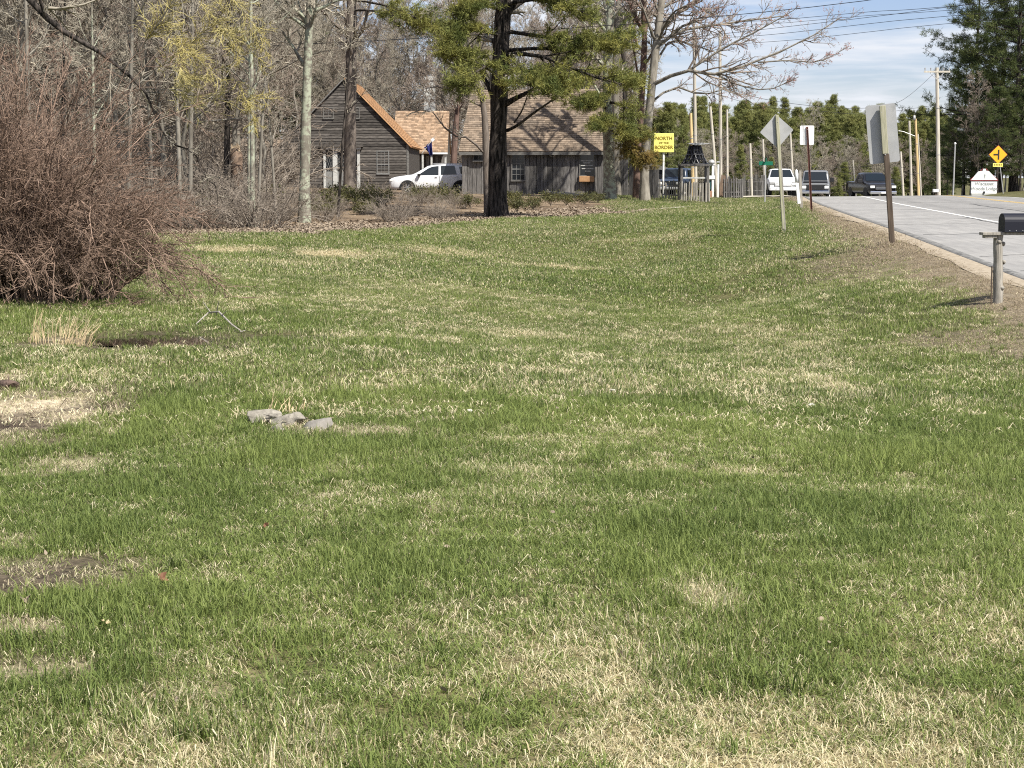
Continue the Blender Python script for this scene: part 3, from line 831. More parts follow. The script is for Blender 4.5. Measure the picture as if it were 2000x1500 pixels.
def attr_mat(name, green1, green2, straw1, straw2, brown, trans=.3):
    m = bpy.data.materials.new(name); m.use_nodes = True
    N, L = m.node_tree.nodes, m.node_tree.links
    bs = N['Principled BSDF']; bs.inputs['Roughness'].default_value = .6; bs.inputs['Specular IOR Level'].default_value = .25
    def at(n):
        a = N.new('ShaderNodeAttribute'); a.attribute_type = 'INSTANCER'; a.attribute_name = n; return a.outputs['Fac']
    ge = N.new('ShaderNodeNewGeometry'); isl = ge.outputs['Random Per Island']
    def mixc(f, a, b):
        x = N.new('ShaderNodeMix'); x.data_type = 'RGBA'
        if hasattr(f, 'is_linked') : L.new(f, x.inputs[0])
        for i, c in ((6, a), (7, b)):
            if isinstance(c, tuple): x.inputs[i].default_value = (*c, 1)
            else: L.new(c, x.inputs[i])
        return x.outputs[2]
    def math_(op, a, b):
        x = N.new('ShaderNodeMath'); x.operation = op
        for i, c in ((0, a), (1, b)):
            if isinstance(c, (int, float)): x.inputs[i].default_value = c
            else: L.new(c, x.inputs[i])
        return x.outputs[0]
    r2 = math_('FRACT', math_('MULTIPLY', isl, 37.7), 0)
    gcol = mixc(math_('ADD', math_('MULTIPLY', r2, .72), math_('MULTIPLY', at('tone'), .28)), green1, green2)
    scol = mixc(r2, straw1, straw2)
    # a blade is straw when its own number is below the dryness of its spot
    isd = math_('MULTIPLY', math_('SUBTRACT', math_('ADD', at('dry'), .02), isl), 8.0)
    cl = N.new('ShaderNodeClamp'); L.new(isd, cl.inputs[0])
    c = mixc(cl.outputs[0], gcol, scol)
    ib = math_('MULTIPLY', math_('SUBTRACT', at('brown'), r2), 8.0)
    cl2 = N.new('ShaderNodeClamp'); L.new(ib, cl2.inputs[0])
    c = mixc(cl2.outputs[0], c, brown)
    L.new(c, bs.inputs['Base Color'])
    tr = N.new('ShaderNodeBsdfTranslucent'); L.new(c, tr.inputs[0])
    ms = N.new('ShaderNodeMixShader'); ms.inputs[0].default_value = trans
    out = [n for n in N if n.type == 'OUTPUT_MATERIAL'][0]
    L.new(bs.outputs[0], ms.inputs[1]); L.new(tr.outputs[0], ms.inputs[2]); L.new(ms.outputs[0], out.inputs[0])
    return m
GRASS = attr_mat('grass_blade', (.050, .092, .021), (.262, .312, .086), (.50, .42, .24), (.74, .67, .46), (.33, .268, .185), trans=.36)
def scatter(name, label, cat, P, rot, scl, protos, attrs, idxs):
    pc = bpy.data.collections.new(name + '_shapes')
    for i, me in enumerate(protos):
        o = bpy.data.objects.new('%s_shape_%02d' % (name, i), me); pc.objects.link(o)
    me = bpy.data.meshes.new(name)
    me.vertices.add(len(P)); me.vertices.foreach_set('co', P.astype(np.float32).ravel())
    a = me.attributes.new('rot', 'FLOAT_VECTOR', 'POINT'); a.data.foreach_set('vector', rot.astype(np.float32).ravel())
    a = me.attributes.new('scl', 'FLOAT_VECTOR', 'POINT'); a.data.foreach_set('vector', scl.astype(np.float32).ravel())
    a = me.attributes.new('idx', 'INT', 'POINT'); a.data.foreach_set('value', idxs.astype(np.int32))
    for k, v in attrs.items():
        a = me.attributes.new(k, 'FLOAT', 'POINT'); a.data.foreach_set('value', v.astype(np.float32))
    o = bpy.data.objects.new(name, me); COL.objects.link(o)
    tag(o, label, cat, kind='stuff')
    ng = bpy.data.node_groups.new(name + '_scatter', 'GeometryNodeTree')
    ng.interface.new_socket('Geometry', in_out='INPUT', socket_type='NodeSocketGeometry')
    ng.interface.new_socket('Geometry', in_out='OUTPUT', socket_type='NodeSocketGeometry')
    n = ng.nodes
    gi, go = n.new('NodeGroupInput'), n.new('NodeGroupOutput')
    ip = n.new('GeometryNodeInstanceOnPoints')
    ci = n.new('GeometryNodeCollectionInfo'); ci.inputs['Collection'].default_value = pc
    ci.inputs['Separate Children'].default_value = True; ci.inputs['Reset Children'].default_value = True
    def na(nm, ty):
        x = n.new('GeometryNodeInputNamedAttribute'); x.data_type = ty; x.inputs['Name'].default_value = nm; return x.outputs['Attribute']
    l = ng.links
    l.new(gi.outputs[0], ip.inputs['Points']); l.new(ci.outputs[0], ip.inputs['Instance'])
    ip.inputs['Pick Instance'].default_value = True
    l.new(na('idx', 'INT'), ip.inputs['Instance Index'])
    l.new(na('rot', 'FLOAT_VECTOR'), ip.inputs['Rotation']); l.new(na('scl', 'FLOAT_VECTOR'), ip.inputs['Scale'])
    l.new(ip.outputs[0], go.inputs[0])
    md = o.modifiers.new('scatter', 'NODES'); md.node_group = ng
    return o
g = np.random.default_rng(11)
near_p = [blade_patch(g, 'tuft', 15, .042, .016, .048 + .012 * (i % 4), .0032, .75 + .2 * (i % 3), GRASS) for i in range(9)]
mid_p = [blade_patch(g, 'tuft', 52, .12, .020, .062, .0055, .8, GRASS) for i in range(6)]
far_p = [blade_patch(g, 'tuft', 120, .30, .022, .065, .011, .8, GRASS) for i in range(6)]
LAYERS = [('near', 3.6, 9.5, 1250, near_p, 1.0), ('mid', 9.5, 13.5, 760, near_p, 1.12), ('third', 13.5, 34, 95, mid_p, 1.0), ('far', 34, 102, 26, far_p, 1.0)]
for nm, d0, d1, dens, protos, sc in LAYERS:
    xm = .2857 * d1 + 2.2
    if nm == 'far': x0, x1 = -16., 26.
    else: x0, x1 = -xm, xm
    n = int((x1 - x0) * (d1 - d0) * dens)
    jit = .8
    x = x0 + (x1 - x0) * g.random(n); y = d0 + (d1 - d0) * g.random(n) + g.normal(size=n) * (.0 if nm == 'near' else .25)
    ok = np.abs(x) < .2857 * y + 2.2
    kx = kerbxs(y)
    ok &= (x < kx - .40) | ((x > kx + ROADW + .5) & (x < kx + ROADW + 6))
    ok &= (y < lawn_edge(x) + .15 * g.normal(size=n)) | ((x > 4.8 + g.normal(size=n) * .5) & (y > 72))
    ok &= ~((np.abs(x - 14) < 5) & (np.abs(y - 107.5) < 1.6))
    PT = np.array([(14.2, 85.5, 1.0), (11.5, 82.6, .8), (8.5, 78.8, .6), (6, 75, .4), (4.5, 72.5, .12)])
    for f_ in np.linspace(0, 4, 60):
        pt_ = [np.interp(f_, np.arange(5), PT[:, c_]) for c_ in range(3)]
        ok &= (x - pt_[0]) ** 2 + (y - pt_[1]) ** 2 > (pt_[2] * .9) ** 2
    x, y = x[ok], y[ok]
    dry, bare, brown, wet, litter, mud = zones(x, y)
    hn = fbm(x * 1.6, y * 1.3, 51, 3); tn = fbm(x * .8, y * .6, 61, 3); cl = fbm(x * 6, y * 6, 71, 2)
    keep = (g.random(len(x)) > bare * .95) & (g.random(len(x)) > mud * .93)
    keep &= g.random(len(x)) > brown * .15
    keep &= g.random(len(x)) > (.24 * sstep(.55, .35, cl))
    for (hx, hy, rx, ry, dp) in HOLLOWS:
        rr_ = ((x - hx) / rx) ** 2 + ((y - hy) / ry) ** 2
        keep &= (rr_ > .55 + .5 * g.random(len(x)) - .9 * (g.random(len(x)) < .06))
    x, y, dry, brown, wet, hn, tn, bare, mud = [q[keep] for q in (x, y, dry, brown, wet, hn, tn, bare, mud)]
    n = len(x)
    z = terrain(x, y)
    h = (.55 + .70 * sstep(.3, .7, hn)) * (1 - .15 * dry) * (1 - .6 * brown) * (1 - .5 * bare) * (.75 + .5 * g.random(n)) * (1 + .25 * wet)
    s = sc * (.85 + .3 * g.random(n))
    rot = np.stack([g.normal(size=n) * .14, g.normal(size=n) * .14, g.random(n) * 6.283], -1)
    scl = np.stack([s, s, s * h * 1.15], -1)
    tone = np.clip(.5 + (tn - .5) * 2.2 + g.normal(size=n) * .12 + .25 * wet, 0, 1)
    scatter('lawn_grass' if nm == 'near' else 'lawn_grass', {'near': 'short spring lawn grass with straw patches', 'mid': 'spring lawn grass around the stones', 'third': 'mown lawn grass around the wet hollow', 'far': 'far lawn grass up to the trees'}[nm], 'grass',
            np.stack([x, y, z], -1), rot, scl, protos, {'dry': np.clip(dry + g.normal(size=n) * .08, 0, 1), 'brown': np.clip(np.maximum(np.maximum(brown, bare * .9), mud * .8), 0, 1), 'tone': tone}, g.integers(0, len(protos), n))
# matted dead blades between the green ones, darker coarse clumps, and a few leaf scraps
thatch_p = [blade_patch(g, 'thatch', 18, .07, .008, .034, .0024, 2.6, GRASS) for i in range(6)]
thatch_m = [blade_patch(g, 'thatch', 40, .20, .012, .055, .006, 2.4, GRASS) for i in range(5)]
clump_p = [blade_patch(g, 'clump', 34, .035, .05, .105, .0042, .85, GRASS) for i in range(5)]
for nm, d0, d1, dens, protos in (('t1', 3.6, 11.5, 330, thatch_p), ('t2', 11.5, 34, 30, thatch_m), ('cl', 3.8, 24, 5.5, clump_p)):
    xm = .2857 * d1 + 2
    n = int(2 * xm * (d1 - d0) * dens)
    x = -xm + 2 * xm * g.random(n); y = d0 + (d1 - d0) * g.random(n)
    ok = (np.abs(x) < .2857 * y + 2) & (x < kerbxs(y) - .4)
    x, y = x[ok], y[ok]
    dry, bare, brown, wet, litter, mud = zones(x, y)
    if nm == 'cl': ok = (g.random(len(x)) > bare * 1.2) & (fbm(x * .7, y * .7, 91, 3) > .42 + .25 * g.random(len(x)))
    else: ok = g.random(len(x)) < (.05 + .85 * dry + .5 * bare) * (1 - mud * .8)
    x, y, dry, brown, bare = [q[ok] for q in (x, y, dry, brown, bare)]
    n = len(x); s = .8 + .5 * g.random(n)
    scatter('lawn_grass', {'t1': 'matted straw-coloured dead blades in the near lawn', 't2': 'matted straw-coloured dead blades in the mid lawn', 'cl': 'coarse darker grass clumps dotted over the lawn'}[nm], 'grass', np.stack([x, y, terrain(x, y) + (.012 if nm != 'cl' else 0)], -1),
            np.stack([g.normal(size=n) * .12, g.normal(size=n) * .12, g.random(n) * 6.283], -1), np.repeat(s[:, None], 3, 1), protos,
            {'dry': np.full(n, .95) if nm != 'cl' else np.full(n, .04), 'brown': np.maximum(brown, .15 + .4 * bare) if nm != 'cl' else np.zeros(n), 'tone': np.full(n, .5) if nm != 'cl' else g.random(n) * .35}, g.integers(0, len(protos), n))
# dead leaves on the wood floor
def leaf_mesh(g, m, s=.05):
    V = np.array([(-1, 0, 0), (-.35, -.45, .12), (.45, -.4, .06), (1, 0, .18), (.4, .42, .1), (-.4, .45, .0)]) * s * (1 + g.normal(size=(6, 3)) * .12)
    me = mesh_np('leaf', V, np.array([(0, 1, 4, 5), (1, 2, 3, 4)])); me.materials.append(m); return me
leaf_p = [leaf_mesh(g, M['leaf_dead'], .047) for i in range(5)]
n = 420
x = -7 + 14 * g.random(n); y = 4.2 + 34 * g.random(n) ** 1.4
ok = (np.abs(x) < .2857 * y + 1.5) & (x < kerbxs(y) - .5); x, y = x[ok], y[ok]; n = len(x)
scatter('leaf_scraps', 'small dead leaf scraps lying in the lawn', 'leaves', np.stack([x, y, terrain(x, y) + .03], -1), np.stack([g.normal(size=n) * .6, g.normal(size=n) * .6, g.random(n) * 6.283], -1), np.repeat((.12 + .25 * g.random(n))[:, None], 3, 1), leaf_p, {'dry': np.ones(n)}, g.integers(0, 5, n))
n = 30000
x = -16 + 22 * g.random(n); y = lawn_edge(x) + np.abs(g.normal(size=n)) * 4.5 - .4
ok = (np.abs(x) < .2857 * y + 2)
x, y = x[ok], y[ok]; n = len(x)
scatter('leaf_litter', 'tan dead leaves along the wood edge', 'leaves', np.stack([x, y, terrain(x, y) + .015], -1), np.stack([g.normal(size=n) * .5, g.normal(size=n) * .5, g.random(n) * 6.283], -1),
        np.repeat((.7 + .9 * g.random(n))[:, None], 3, 1), leaf_p, {'dry': np.ones(n)}, g.integers(0, 5, n))
# ------------------------------------------------------------------ the large shrub at the left
def twiggy(g, ns, rx, ry, h0, h1, r, arch, n2, n3, minr=.0035, droop=-.10, dome=0.0):
    a = g.random(ns) * 6.283; q = np.sqrt(g.random(ns))
    base = np.stack([np.cos(a) * q * rx, np.sin(a) * q * ry, np.full(ns, -.05)], -1)
    out = np.stack([np.cos(a), np.sin(a) * .9, np.zeros(ns)], -1)
    d = unit(out * (arch * (.2 + q))[:, None] + np.array([0, 0, 1.]) + g.normal(size=(ns, 3)) * .16)
    L_ = (h0 + (h1 - h0) * g.random(ns)) * (1.0 - dome * q)
    pts = [base]
    n = 7
    for j in range(1, n):
        dr = np.zeros((ns, 3)); dr[:, 2] = droop * (j / n) * (q * 2.0)
        d = unit(d + g.normal(size=(ns, 3)) * .11 + dr + out * (.05 * q)[:, None])
        pts.append(pts[-1] + d * (L_ / (n - 1))[:, None])
    P = np.stack(pts, 1)
    P[:, 1:, 2] = np.maximum(P[:, 1:, 2], .04)
    Rd = (r * (.6 + .8 * g.random(ns)))[:, None] * np.linspace(1, .3, n)[None]
    c = Cloud(); c.add(*tubes(P, Rd, 4))
    P2, R2, L2 = sprout(g, P, Rd, L_, n2, .12, 1, 18, 55, .16, .38, 4, up=.0, wob=.2, rr=.6, minr=minr * 1.2)
    P2[..., 2] = np.maximum(P2[..., 2], .03)
    t = Cloud(); t.add(*tubes(P2, R2, 3))
    if n3:
        P3, R3, _ = sprout(g, P2, R2, L2, n3, .15, 1, 20, 60, .3, .7, 3, up=.0, wob=.2, rr=.7, minr=minr)
        P3[..., 2] = np.maximum(P3[..., 2], .02)
        t.add(*tubes(P3, R3, 3))
    return c, t
def shrub_thing(g, name, label, loc, mt, group=None, cat='shrub', **kw):
    c, t = twiggy(g, **kw)
    r = root(name, label, cat, loc, group=group)
    obj('stems', c.mesh('stems'), mt, r)
    obj('twigs', t.mesh('twigs'), mt, r)
    return r
g = np.random.default_rng(5)
sx, sd = XP(20, 23.6), 23.6
shrub_thing(g, 'bare_shrub', 'big dense reddish brown leafless shrub arching down to the lawn', (sx, sd, tz(sx, sd)), M['shrub_twig'],
            ns=420, rx=1.42, ry=1.0, h0=2.2, h1=4.4, r=.013, arch=.18, n2=15, n3=6, minr=.0042, droop=-.46, dome=.50)
sx, sd = XP(-150, 24.5), 24.5
shrub_thing(g, 'bare_shrub', 'leafless brown shrub beside the big one, partly out of view', (sx, sd, tz(sx, sd)), M['shrub_twig'],
            ns=170, rx=1.0, ry=.7, h0=1.8, h1=3.6, r=.011, arch=.3, n2=15, n3=5, minr=.0036, droop=-.2)

# ------------------------------------------------------------------ named trees, placed one by one
def lone_tree(g, name, label, pts, widths, bark, twm, H=None, crown=True, limbs=(), n=14, k=12, up_to=None, start=.35, n1=16, n2=8, n3=6, n4=3, rough=.05, minr=.006, buds=None, l1=(.2, .38), a1=(30, 65)):
    """trunk along a photo path (base first); limbs = list of (pts, widths)"""
    P0, R0 = pathline(pts, widths, n)
    bx, by = P0[0, 0, 0], P0[0, 0, 1]; bz = tz(bx, by)
    P0[0, 0, 2] = min(P0[0, 0, 2], bz) - .15
    org = np.array([bx, by, bz])
    P0 = P0 - org
    R0 = roughen(P0, R0, g, rough); R0[0, 0] *= 1.25
    tk, lb = Cloud(), Cloud()
    tk.add(*tubes(P0, R0, k))
    r = root(name, label, 'tree', tuple(org))
    extra = None
    if limbs:
        EP, ER = [], []
        for lp, lw in limbs:
            p, q = pathline(lp, lw, 8)
            EP.append(p - org); ER.append(q)
        EP = np.concatenate(EP); ER = np.concatenate(ER)
        EL = np.linalg.norm(np.diff(EP, axis=1), axis=-1).sum(1)
        for i in range(len(EP)): obj('limb', Cloud().add(*tubes(EP[i:i + 1], ER[i:i + 1], 7)).mesh('limb', True), bark, r)
        extra = (EP, ER, EL * .55)
    Ht = np.linalg.norm(np.diff(P0[0], axis=0), axis=-1).sum()
    if crown:
        l2, tw, tips = bare_crown(g, P0, R0, Ht, start=start, n1=n1, n2=n2, n3=n3, n4=n4, minr=minr, extra=extra, l1=l1, a1=a1)
        lb.V += l2.V; lb.Q += [q + lb.n for q in l2.Q]; lb.n += l2.n
        obj('crown', tw.mesh('crown'), twm, r)
        if buds is not None:
            p = tips[:, -1]; p = np.concatenate([p, tips[:, 1]])
            if buds[1] < 1: p = p[g.random(len(p)) < buds[1]]
            V, T = needles(g, p, unit(g.normal(size=p.shape)), 3, .05, .016, .9)
            obj('buds', Cloud().add(V, None, T).mesh('buds'), buds[0], r)
    obj('trunk', tk.mesh('trunk', True), bark, r)
    if lb.n: tag(obj('limbs', lb.mesh('limbs', True), bark, r), kind='stuff')
    return r
def base_at(px, py):
    x, d = G(px, py); return d
g = np.random.default_rng(21)
# lichen covered trunk in front of the old house
d = base_at(595, 434)
lone_tree(g, 'bare_tree', 'straight pale lichen-spotted trunk at the lawn edge before the clapboard house', [(594, 436, d), (596, 300, d), (600, 150, d), (606, 0, d), (612, -200, d), (618, -430, d + .5)], [23, 20, 18, 15, 11, 4], M['bark_lichen'], M['twig'], start=.42, n1=20, n2=7, n3=6, n4=3, l1=(.14, .26))
# brown pine trunk in front of the house door, with a needle branch
d = 84
r = lone_tree(g, 'pine_tree', 'tall straight brown pine trunk standing in front of the white house door', [(683, 392, d), (684, 250, d), (686, 100, d), (688, -60, d), (690, -300, d)], [27, 24, 22, 20, 10], M['bark_pine'], M['twig'], start=.45, n1=12, n2=5, n3=4, n4=2, l1=(.14, .26))
o0 = np.array(r.location)
def add_pine_branches(r, g, specs, nm='needle_branch', mt=None, nsub=16, ntuft=7, m=9, Ln=.15, wd=.010, bark=None, droop=0.0, s0=.3):
    o0 = np.array(r.location)
    wood, nd = Cloud(), Cloud()
    for lp, lw in specs:
        P, Q = pathline(lp, lw, 7)
        P = P - o0
        L_ = np.linalg.norm(np.diff(P, axis=1), axis=-1).sum(1)
        w1 = Cloud()
        pine_limbs(g, P, Q, L_, nsub, ntuft, m, Ln, wd, w1, nd, droop=droop, s0=s0)
        obj('limb', w1.mesh('limb'), bark or M['bark_dark'], r)
    obj('needle_crown', nd.mesh('needle_crown'), mt or M['needle'], r)
add_pine_branches(r, g, [([(690, 20, d), (740, 22, d - 1), (800, 40, d - 1.6), (868, 62, d - 2)], [5, 4, 3, 1.5]), ([(690, 0, d), (750, 10, d - 2), (810, 34, d - 3), (850, 55, d - 3.2)], [5, 4, 3, 1.5])], nsub=40, ntuft=11, m=13, Ln=.20, wd=.0125)
add_pine_branches(r, g, [([(688, -90, d), (640, -120, d - 1), (560, -100, d - 1.6)], [6, 4, 2]), ([(688, -150, d), (740, -190, d + 1), (820, -180, d + 2)], [6, 4, 2]), ([(688, -220, d), (640, -250, d + 2), (590, -240, d + 3)], [6, 4, 2])], nm='top', mt=M['needle_dark'], nsub=30, ntuft=8, m=9, Ln=.2, wd=.014)

# grey paired stems and other stems at the wood edge
def stem(px, py, w, top, label, bark='bark_grey', lean=0, nm='bare_tree', **kw):
    d = base_at(px, py)
    kw.setdefault('n1', 13); kw.setdefault('n2', 7); kw.setdefault('n3', 6); kw.setdefault('n4', 3)
    return lone_tree(g, nm, label, [(px, py + 2, d), (px + lean * .3, py - (py - top) * .35, d), (px + lean * .7, py - (py - top) * .7, d + .3), (px + lean, top, d + .5)], [w, w * .85, w * .6, w * .22], M[bark], M['twig'], k=9, l1=(.16, .32), **kw)
stem(353, 444, 9, -120, 'slender grey stem, left one of a close pair at the lawn edge', lean=-18)
stem(371, 444, 9.5, -170, 'slender grey stem, right one of a close pair at the lawn edge', lean=8)
stem(486, 443, 8, -140, 'lichen-grey thin stem, left one of three at the wood edge', 'bark_lichen', lean=4)
stem(494, 444, 10, -200, 'lichen-grey thicker stem, middle one of three at the wood edge', 'bark_lichen', lean=-6)
stem(503, 442, 6.5, -60, 'thin grey stem leaning right, outer one of three at the wood edge', 'bark_grey', lean=26)
stem(441, 437, 13, -160, 'blackish trunk between the grey stems and the broken snag', 'bark_dark', lean=10)
stem(186, 446, 7, -80, 'pale thin birch-like stem behind the big shrub', 'bark_lichen', lean=-8)
stem(300, 440, 8, -120, 'thin grey trunk just right of the big shrub', 'bark_grey', lean=-26)
stem(540, 438, 6, 40, 'crooked thin stem beside the lichen-spotted trunk', 'bark_grey', lean=-30)
stem(660, 424, 6, 60, 'dark thin crooked sapling in front of the house door', 'bark_dark', lean=26, n1=7, n2=4, n3=4, n4=2)
stem(250, 448, 10, -200, 'grey-brown trunk behind the big shrub', 'bark_grey', lean=14)
stem(60, 446, 10, -200, 'grey trunk far behind the left of the big shrub', 'bark_grey', lean=-14)
stem(120, 440, 8, -200, 'dark thin trunk behind the middle of the big shrub', 'bark_dark', lean=10)
# broken snag
d = base_at(462, 436)
P0, R0 = pathline([(462, 438, d), (463, 380, d), (462, 320, d), (461, 290, d)], [27, 23, 24, 19], 12)
org = np.array([P0[0, 0, 0], d, tz(P0[0, 0, 0], d)])
P0 = P0 - org; P0[0, 0, 2] = -.1
R0 = roughen(P0, R0, g, .10)
r = root('tree_stump', 'tall brown rotten snag with a pale broken top', 'snag', tuple(org))
obj('trunk', Cloud().add(*tubes(P0, R0, 11)).mesh('trunk', True), M['bark_snag'], r)
mb = MB(); tp = P0[0, -1]
for i in range(9):
    a = i * .7; q = .10 + .03 * (i % 3)
    mb.tube([tp + np.array([math.cos(a) * q, math.sin(a) * q, -.12]), tp + np.array([math.cos(a) * q * .9, math.sin(a) * q * .9, .10 + .16 * random.random()])], [.05, .008], 5)
mb.tube([tp + np.array([0, 0, -.1]), tp + np.array([0, 0, .02])], [.14, .10], 9)
mb.build('broken_top', M['snag_top'], r)

# willow with the dark hanging limb and yellow twigs (its trunk stands out of view on the left)
d = 44
wl = lone_tree(g, 'willow_tree', 'tree with a dark limb hanging from the upper left, yellow twigs at its end', [(-190, 470, d), (-180, 200, d), (-150, -60, d), (-130, -300, d)], [44, 40, 32, 12], M['bark_dark'], M['twig'], n1=14, n2=6, n3=5, n4=2, start=.45,
               limbs=[([(-165, -20, d), (-60, -75, d - 1), (40, -20, d - 2), (95, 38, d - 2.2), (125, 62, d - 2.3), (200, 105, d - 2.4), (255, 150, d - 2.5), (285, 182, d - 2.5)], [20, 16, 14, 12, 11, 8, 6, 4.5]),
                      ([(285, 182, d - 2.5), (305, 230, d - 2.5), (320, 262, d - 2.4), (345, 285, d - 2.4), (385, 292, d - 2.4)], [4.5, 4, 3, 2.6, 1.8]),
                      ([(345, 285, d - 2.4), (380, 300, d - 2.3), (400, 345, d - 2.3), (422, 365, d - 2.3), (425, 400, d - 2.3)], [2.6, 2.4, 2.2, 2, 1.2]),
                      ([(92, 38, d - 2.2), (80, 5, d - 2.4), (72, -30, d - 2.6)], [8, 7, 6]),
                      ([(258, 155, d - 2.5), (250, 200, d - 2.6), (262, 240, d - 2.6)], [3.5, 2.2, 1.4])])
# yellow twig sprays
yl = Cloud()
specs = [([(285, 172, d - 2.5), (340, 175, d - 2.7), (380, 150, d - 2.9), (440, 130, d - 3)], [4, 3, 2.4, 1.6]), ([(265, 158, d - 2.5), (330, 120, d - 2.8), (390, 70, d - 3.1), (440, 20, d - 3.3)], [4, 3, 2.5, 1.8]),
         ([(285, 180, d - 2.5), (360, 185, d - 2.6), (440, 195, d - 2.8), (520, 190, d - 3)], [3.6, 2.6, 2, 1.2]), ([(240, 135, d - 2.5), (300, 60, d - 2.9), (350, -20, d - 3.2), (390, -80, d - 3.3)], [5, 4, 3.4, 2.6]),
         ([(390, 70, d - 3.1), (430, 60, d - 3.2), (480, 85, d - 3.3), (515, 130, d - 3.3)], [2.4, 2, 1.6, 1.1]), ([(350, -20, d - 3.2), (400, 10, d - 3.2), (440, 60, d - 3.3), (470, 120, d - 3.4)], [3, 2.4, 1.8, 1.2]),
         ([(440, 130, d - 3), (470, 170, d - 3), (490, 215, d - 3.1), (500, 250, d - 3.1)], [1.6, 1.4, 1.2, .9]),
         ([(300, 60, d - 2.9), (340, 80, d - 3.2), (380, 110, d - 3.4), (430, 160, d - 3.5)], [3, 2.4, 1.8, 1.2]), ([(390, -60, d - 3.2), (440, -20, d - 3.3), (490, 40, d - 3.4), (520, 100, d - 3.5)], [3, 2.4, 1.8, 1.2]), ([(350, -20, d - 3.2), (360, 40, d - 3.6), (350, 110, d - 3.8), (360, 160, d - 3.9)], [3, 2.2, 1.6, 1])]
PP, QQ = zip(*[pathline(a, b, 7) for a, b in specs])
PP = np.concatenate(PP) - np.array(wl.location); QQ = np.concatenate(QQ) * .7
LL = np.linalg.norm(np.diff(PP, axis=1), axis=-1).sum(1)
for i in range(len(PP)): obj('limb', Cloud().add(*tubes(PP[i:i + 1], QQ[i:i + 1], 5)).mesh('limb', True), M['bark_grey'], wl)
p2, r2, l2 = sprout(g, PP, QQ, LL, 46, .25, 1, 20, 65, .14, .36, 5, up=-.03, wob=.2, rr=.7, minr=.008)
yl.add(*tubes(p2, r2, 4))
p3, r3, l3 = sprout(g, p2, r2, l2, 7, .15, 1, 20, 65, .3, .75, 4, up=-.05, wob=.24, rr=.8, minr=.0065)
yl.add(*tubes(p3, r3, 3))
obj('yellow_twigs', yl.mesh('yellow_twigs'), M['twig_yellow'], wl)

# the big dark pine
g = np.random.default_rng(33)
d = base_at(972, 424)
pn = lone_tree(g, 'pine_tree', 'big pine with a black furrowed trunk at the lawn edge before the barn', [(972, 426, d), (972, 330, d), (974, 230, d), (977, 120, d), (984, 0, d), (990, -150, d), (992, -420, d)], [40, 36, 34, 32, 28, 22, 6], M['bark_dark'], M['twig'], crown=True, n1=10, n2=4, n3=4, n4=1, start=.35, l1=(.12, .22), k=14,
               limbs=[([(990, 255, d), (1010, 245, d - .5), (1050, 215, d - 1), (1085, 192, d - 1.4)], [7, 6, 4.5, 2.5]), ([(1004, 240, d - .4), (1020, 215, d - .6), (1030, 186, d - .8)], [3.5, 3, 1.8])])
def D_(k): return d + k
add_pine_branches(pn, g, [
    ([(978, 150, d), (930, 120, D_(-1.2)), (900, 110, D_(-2)), (880, 105, D_(-2.4))], [8, 6, 4, 2]),
    ([(978, 120, d), (960, 125, D_(-2)), (930, 140, D_(-3.2)), (905, 160, D_(-3.6))], [8, 6, 4, 2]),
    ([(980, 140, d), (1020, 135, D_(-1.2)), (1070, 150, D_(-2.2)), (1130, 170, D_(-2.8))], [9, 7, 5, 2]),
    ([(980, 110, d), (1040, 105, D_(-1.5)), (1110, 130, D_(-2.6)), (1190, 160, D_(-3.2)), (1235, 165, D_(-3.4))], [10, 8, 6, 4, 2]),
    ([(980, 100, d), (1040, 95, D_(-.8)), (1120, 95, D_(-1.5)), (1200, 90, D_(-1.8))], [9, 7, 5, 2]),
    ([(982, 60, d), (1050, 70, D_(-1)), (1130, 80, D_(-1.5)), (1220, 75, D_(-1.8))], [9, 7, 5, 2]),
    ([(982, 160, d), (1010, 158, D_(-2)), (1050, 172, D_(-3.2)), (1090, 180, D_(-3.6))], [7, 5, 4, 2]),
    ([(980, 70, d), (940, 60, D_(-1)), (905, 62, D_(-1.6)), (880, 75, D_(-2))], [8, 6, 4, 2]),
    ([(984, 20, d), (940, 10, D_(-1.2)), (905, 25, D_(-2))], [8, 6, 3]),
    ([(984, 10, d), (1040, 0, D_(-1)), (1100, 10, D_(-1.6)), (1150, 30, D_(-2))], [8, 6, 4, 2]),
    ([(986, -50, d), (1040, -60, D_(-1.5)), (1090, -40, D_(-2.4))], [8, 6, 3]), ([(986, -60, d), (930, -60, D_(-1)), (880, -50, D_(-1.8))], [8, 6, 3]),
    ([(988, -140, d), (1050, -160, D_(1)), (1110, -150, D_(2))], [8, 6, 3]), ([(988, -120, d), (920, -150, D_(1.5)), (870, -150, D_(2.4))], [8, 6, 3]),
    ([(990, -220, d), (1040, -250, D_(-1)), (1070, -260, D_(-2))], [6, 5, 3]), ([(990, -260, d), (950, -300, D_(1)), (910, -310, D_(1.5))], [6, 5, 3])],
    nsub=36, ntuft=11, m=14, Ln=.20, wd=.0125)
# slim tree beside it
d = base_at(956, 418)
lone_tree(g, 'bare_tree', 'slim greenish trunk hugging the left of the big dark pine', [(954, 420, d), (950, 330, d), (948, 250, d), (940, 180, d), (925, 120, d + .4), (905, 60, d + 1), (880, -20, d + 2)], [16, 14, 13, 9, 7, 5, 3], M['bark_pine'], M['twig'], start=.45, n1=14, n2=8, n3=7, n4=3, l1=(.2, .4),
          limbs=[([(946, 300, d), (915, 270, d - .5), (880, 262, d - 1), (840, 215, d - 1.4), (800, 222, d - 1.8)], [5, 4, 3.4, 2.6, 1.6]), ([(940, 180, d), (910, 140, d - .6), (880, 128, d - 1), (850, 90, d - 1.2)], [5, 4, 3, 1.8]),
                 ([(944, 210, d), (905, 190, d), (860, 170, d - .6), (825, 175, d - 1)], [4, 3, 2.2, 1.3])])
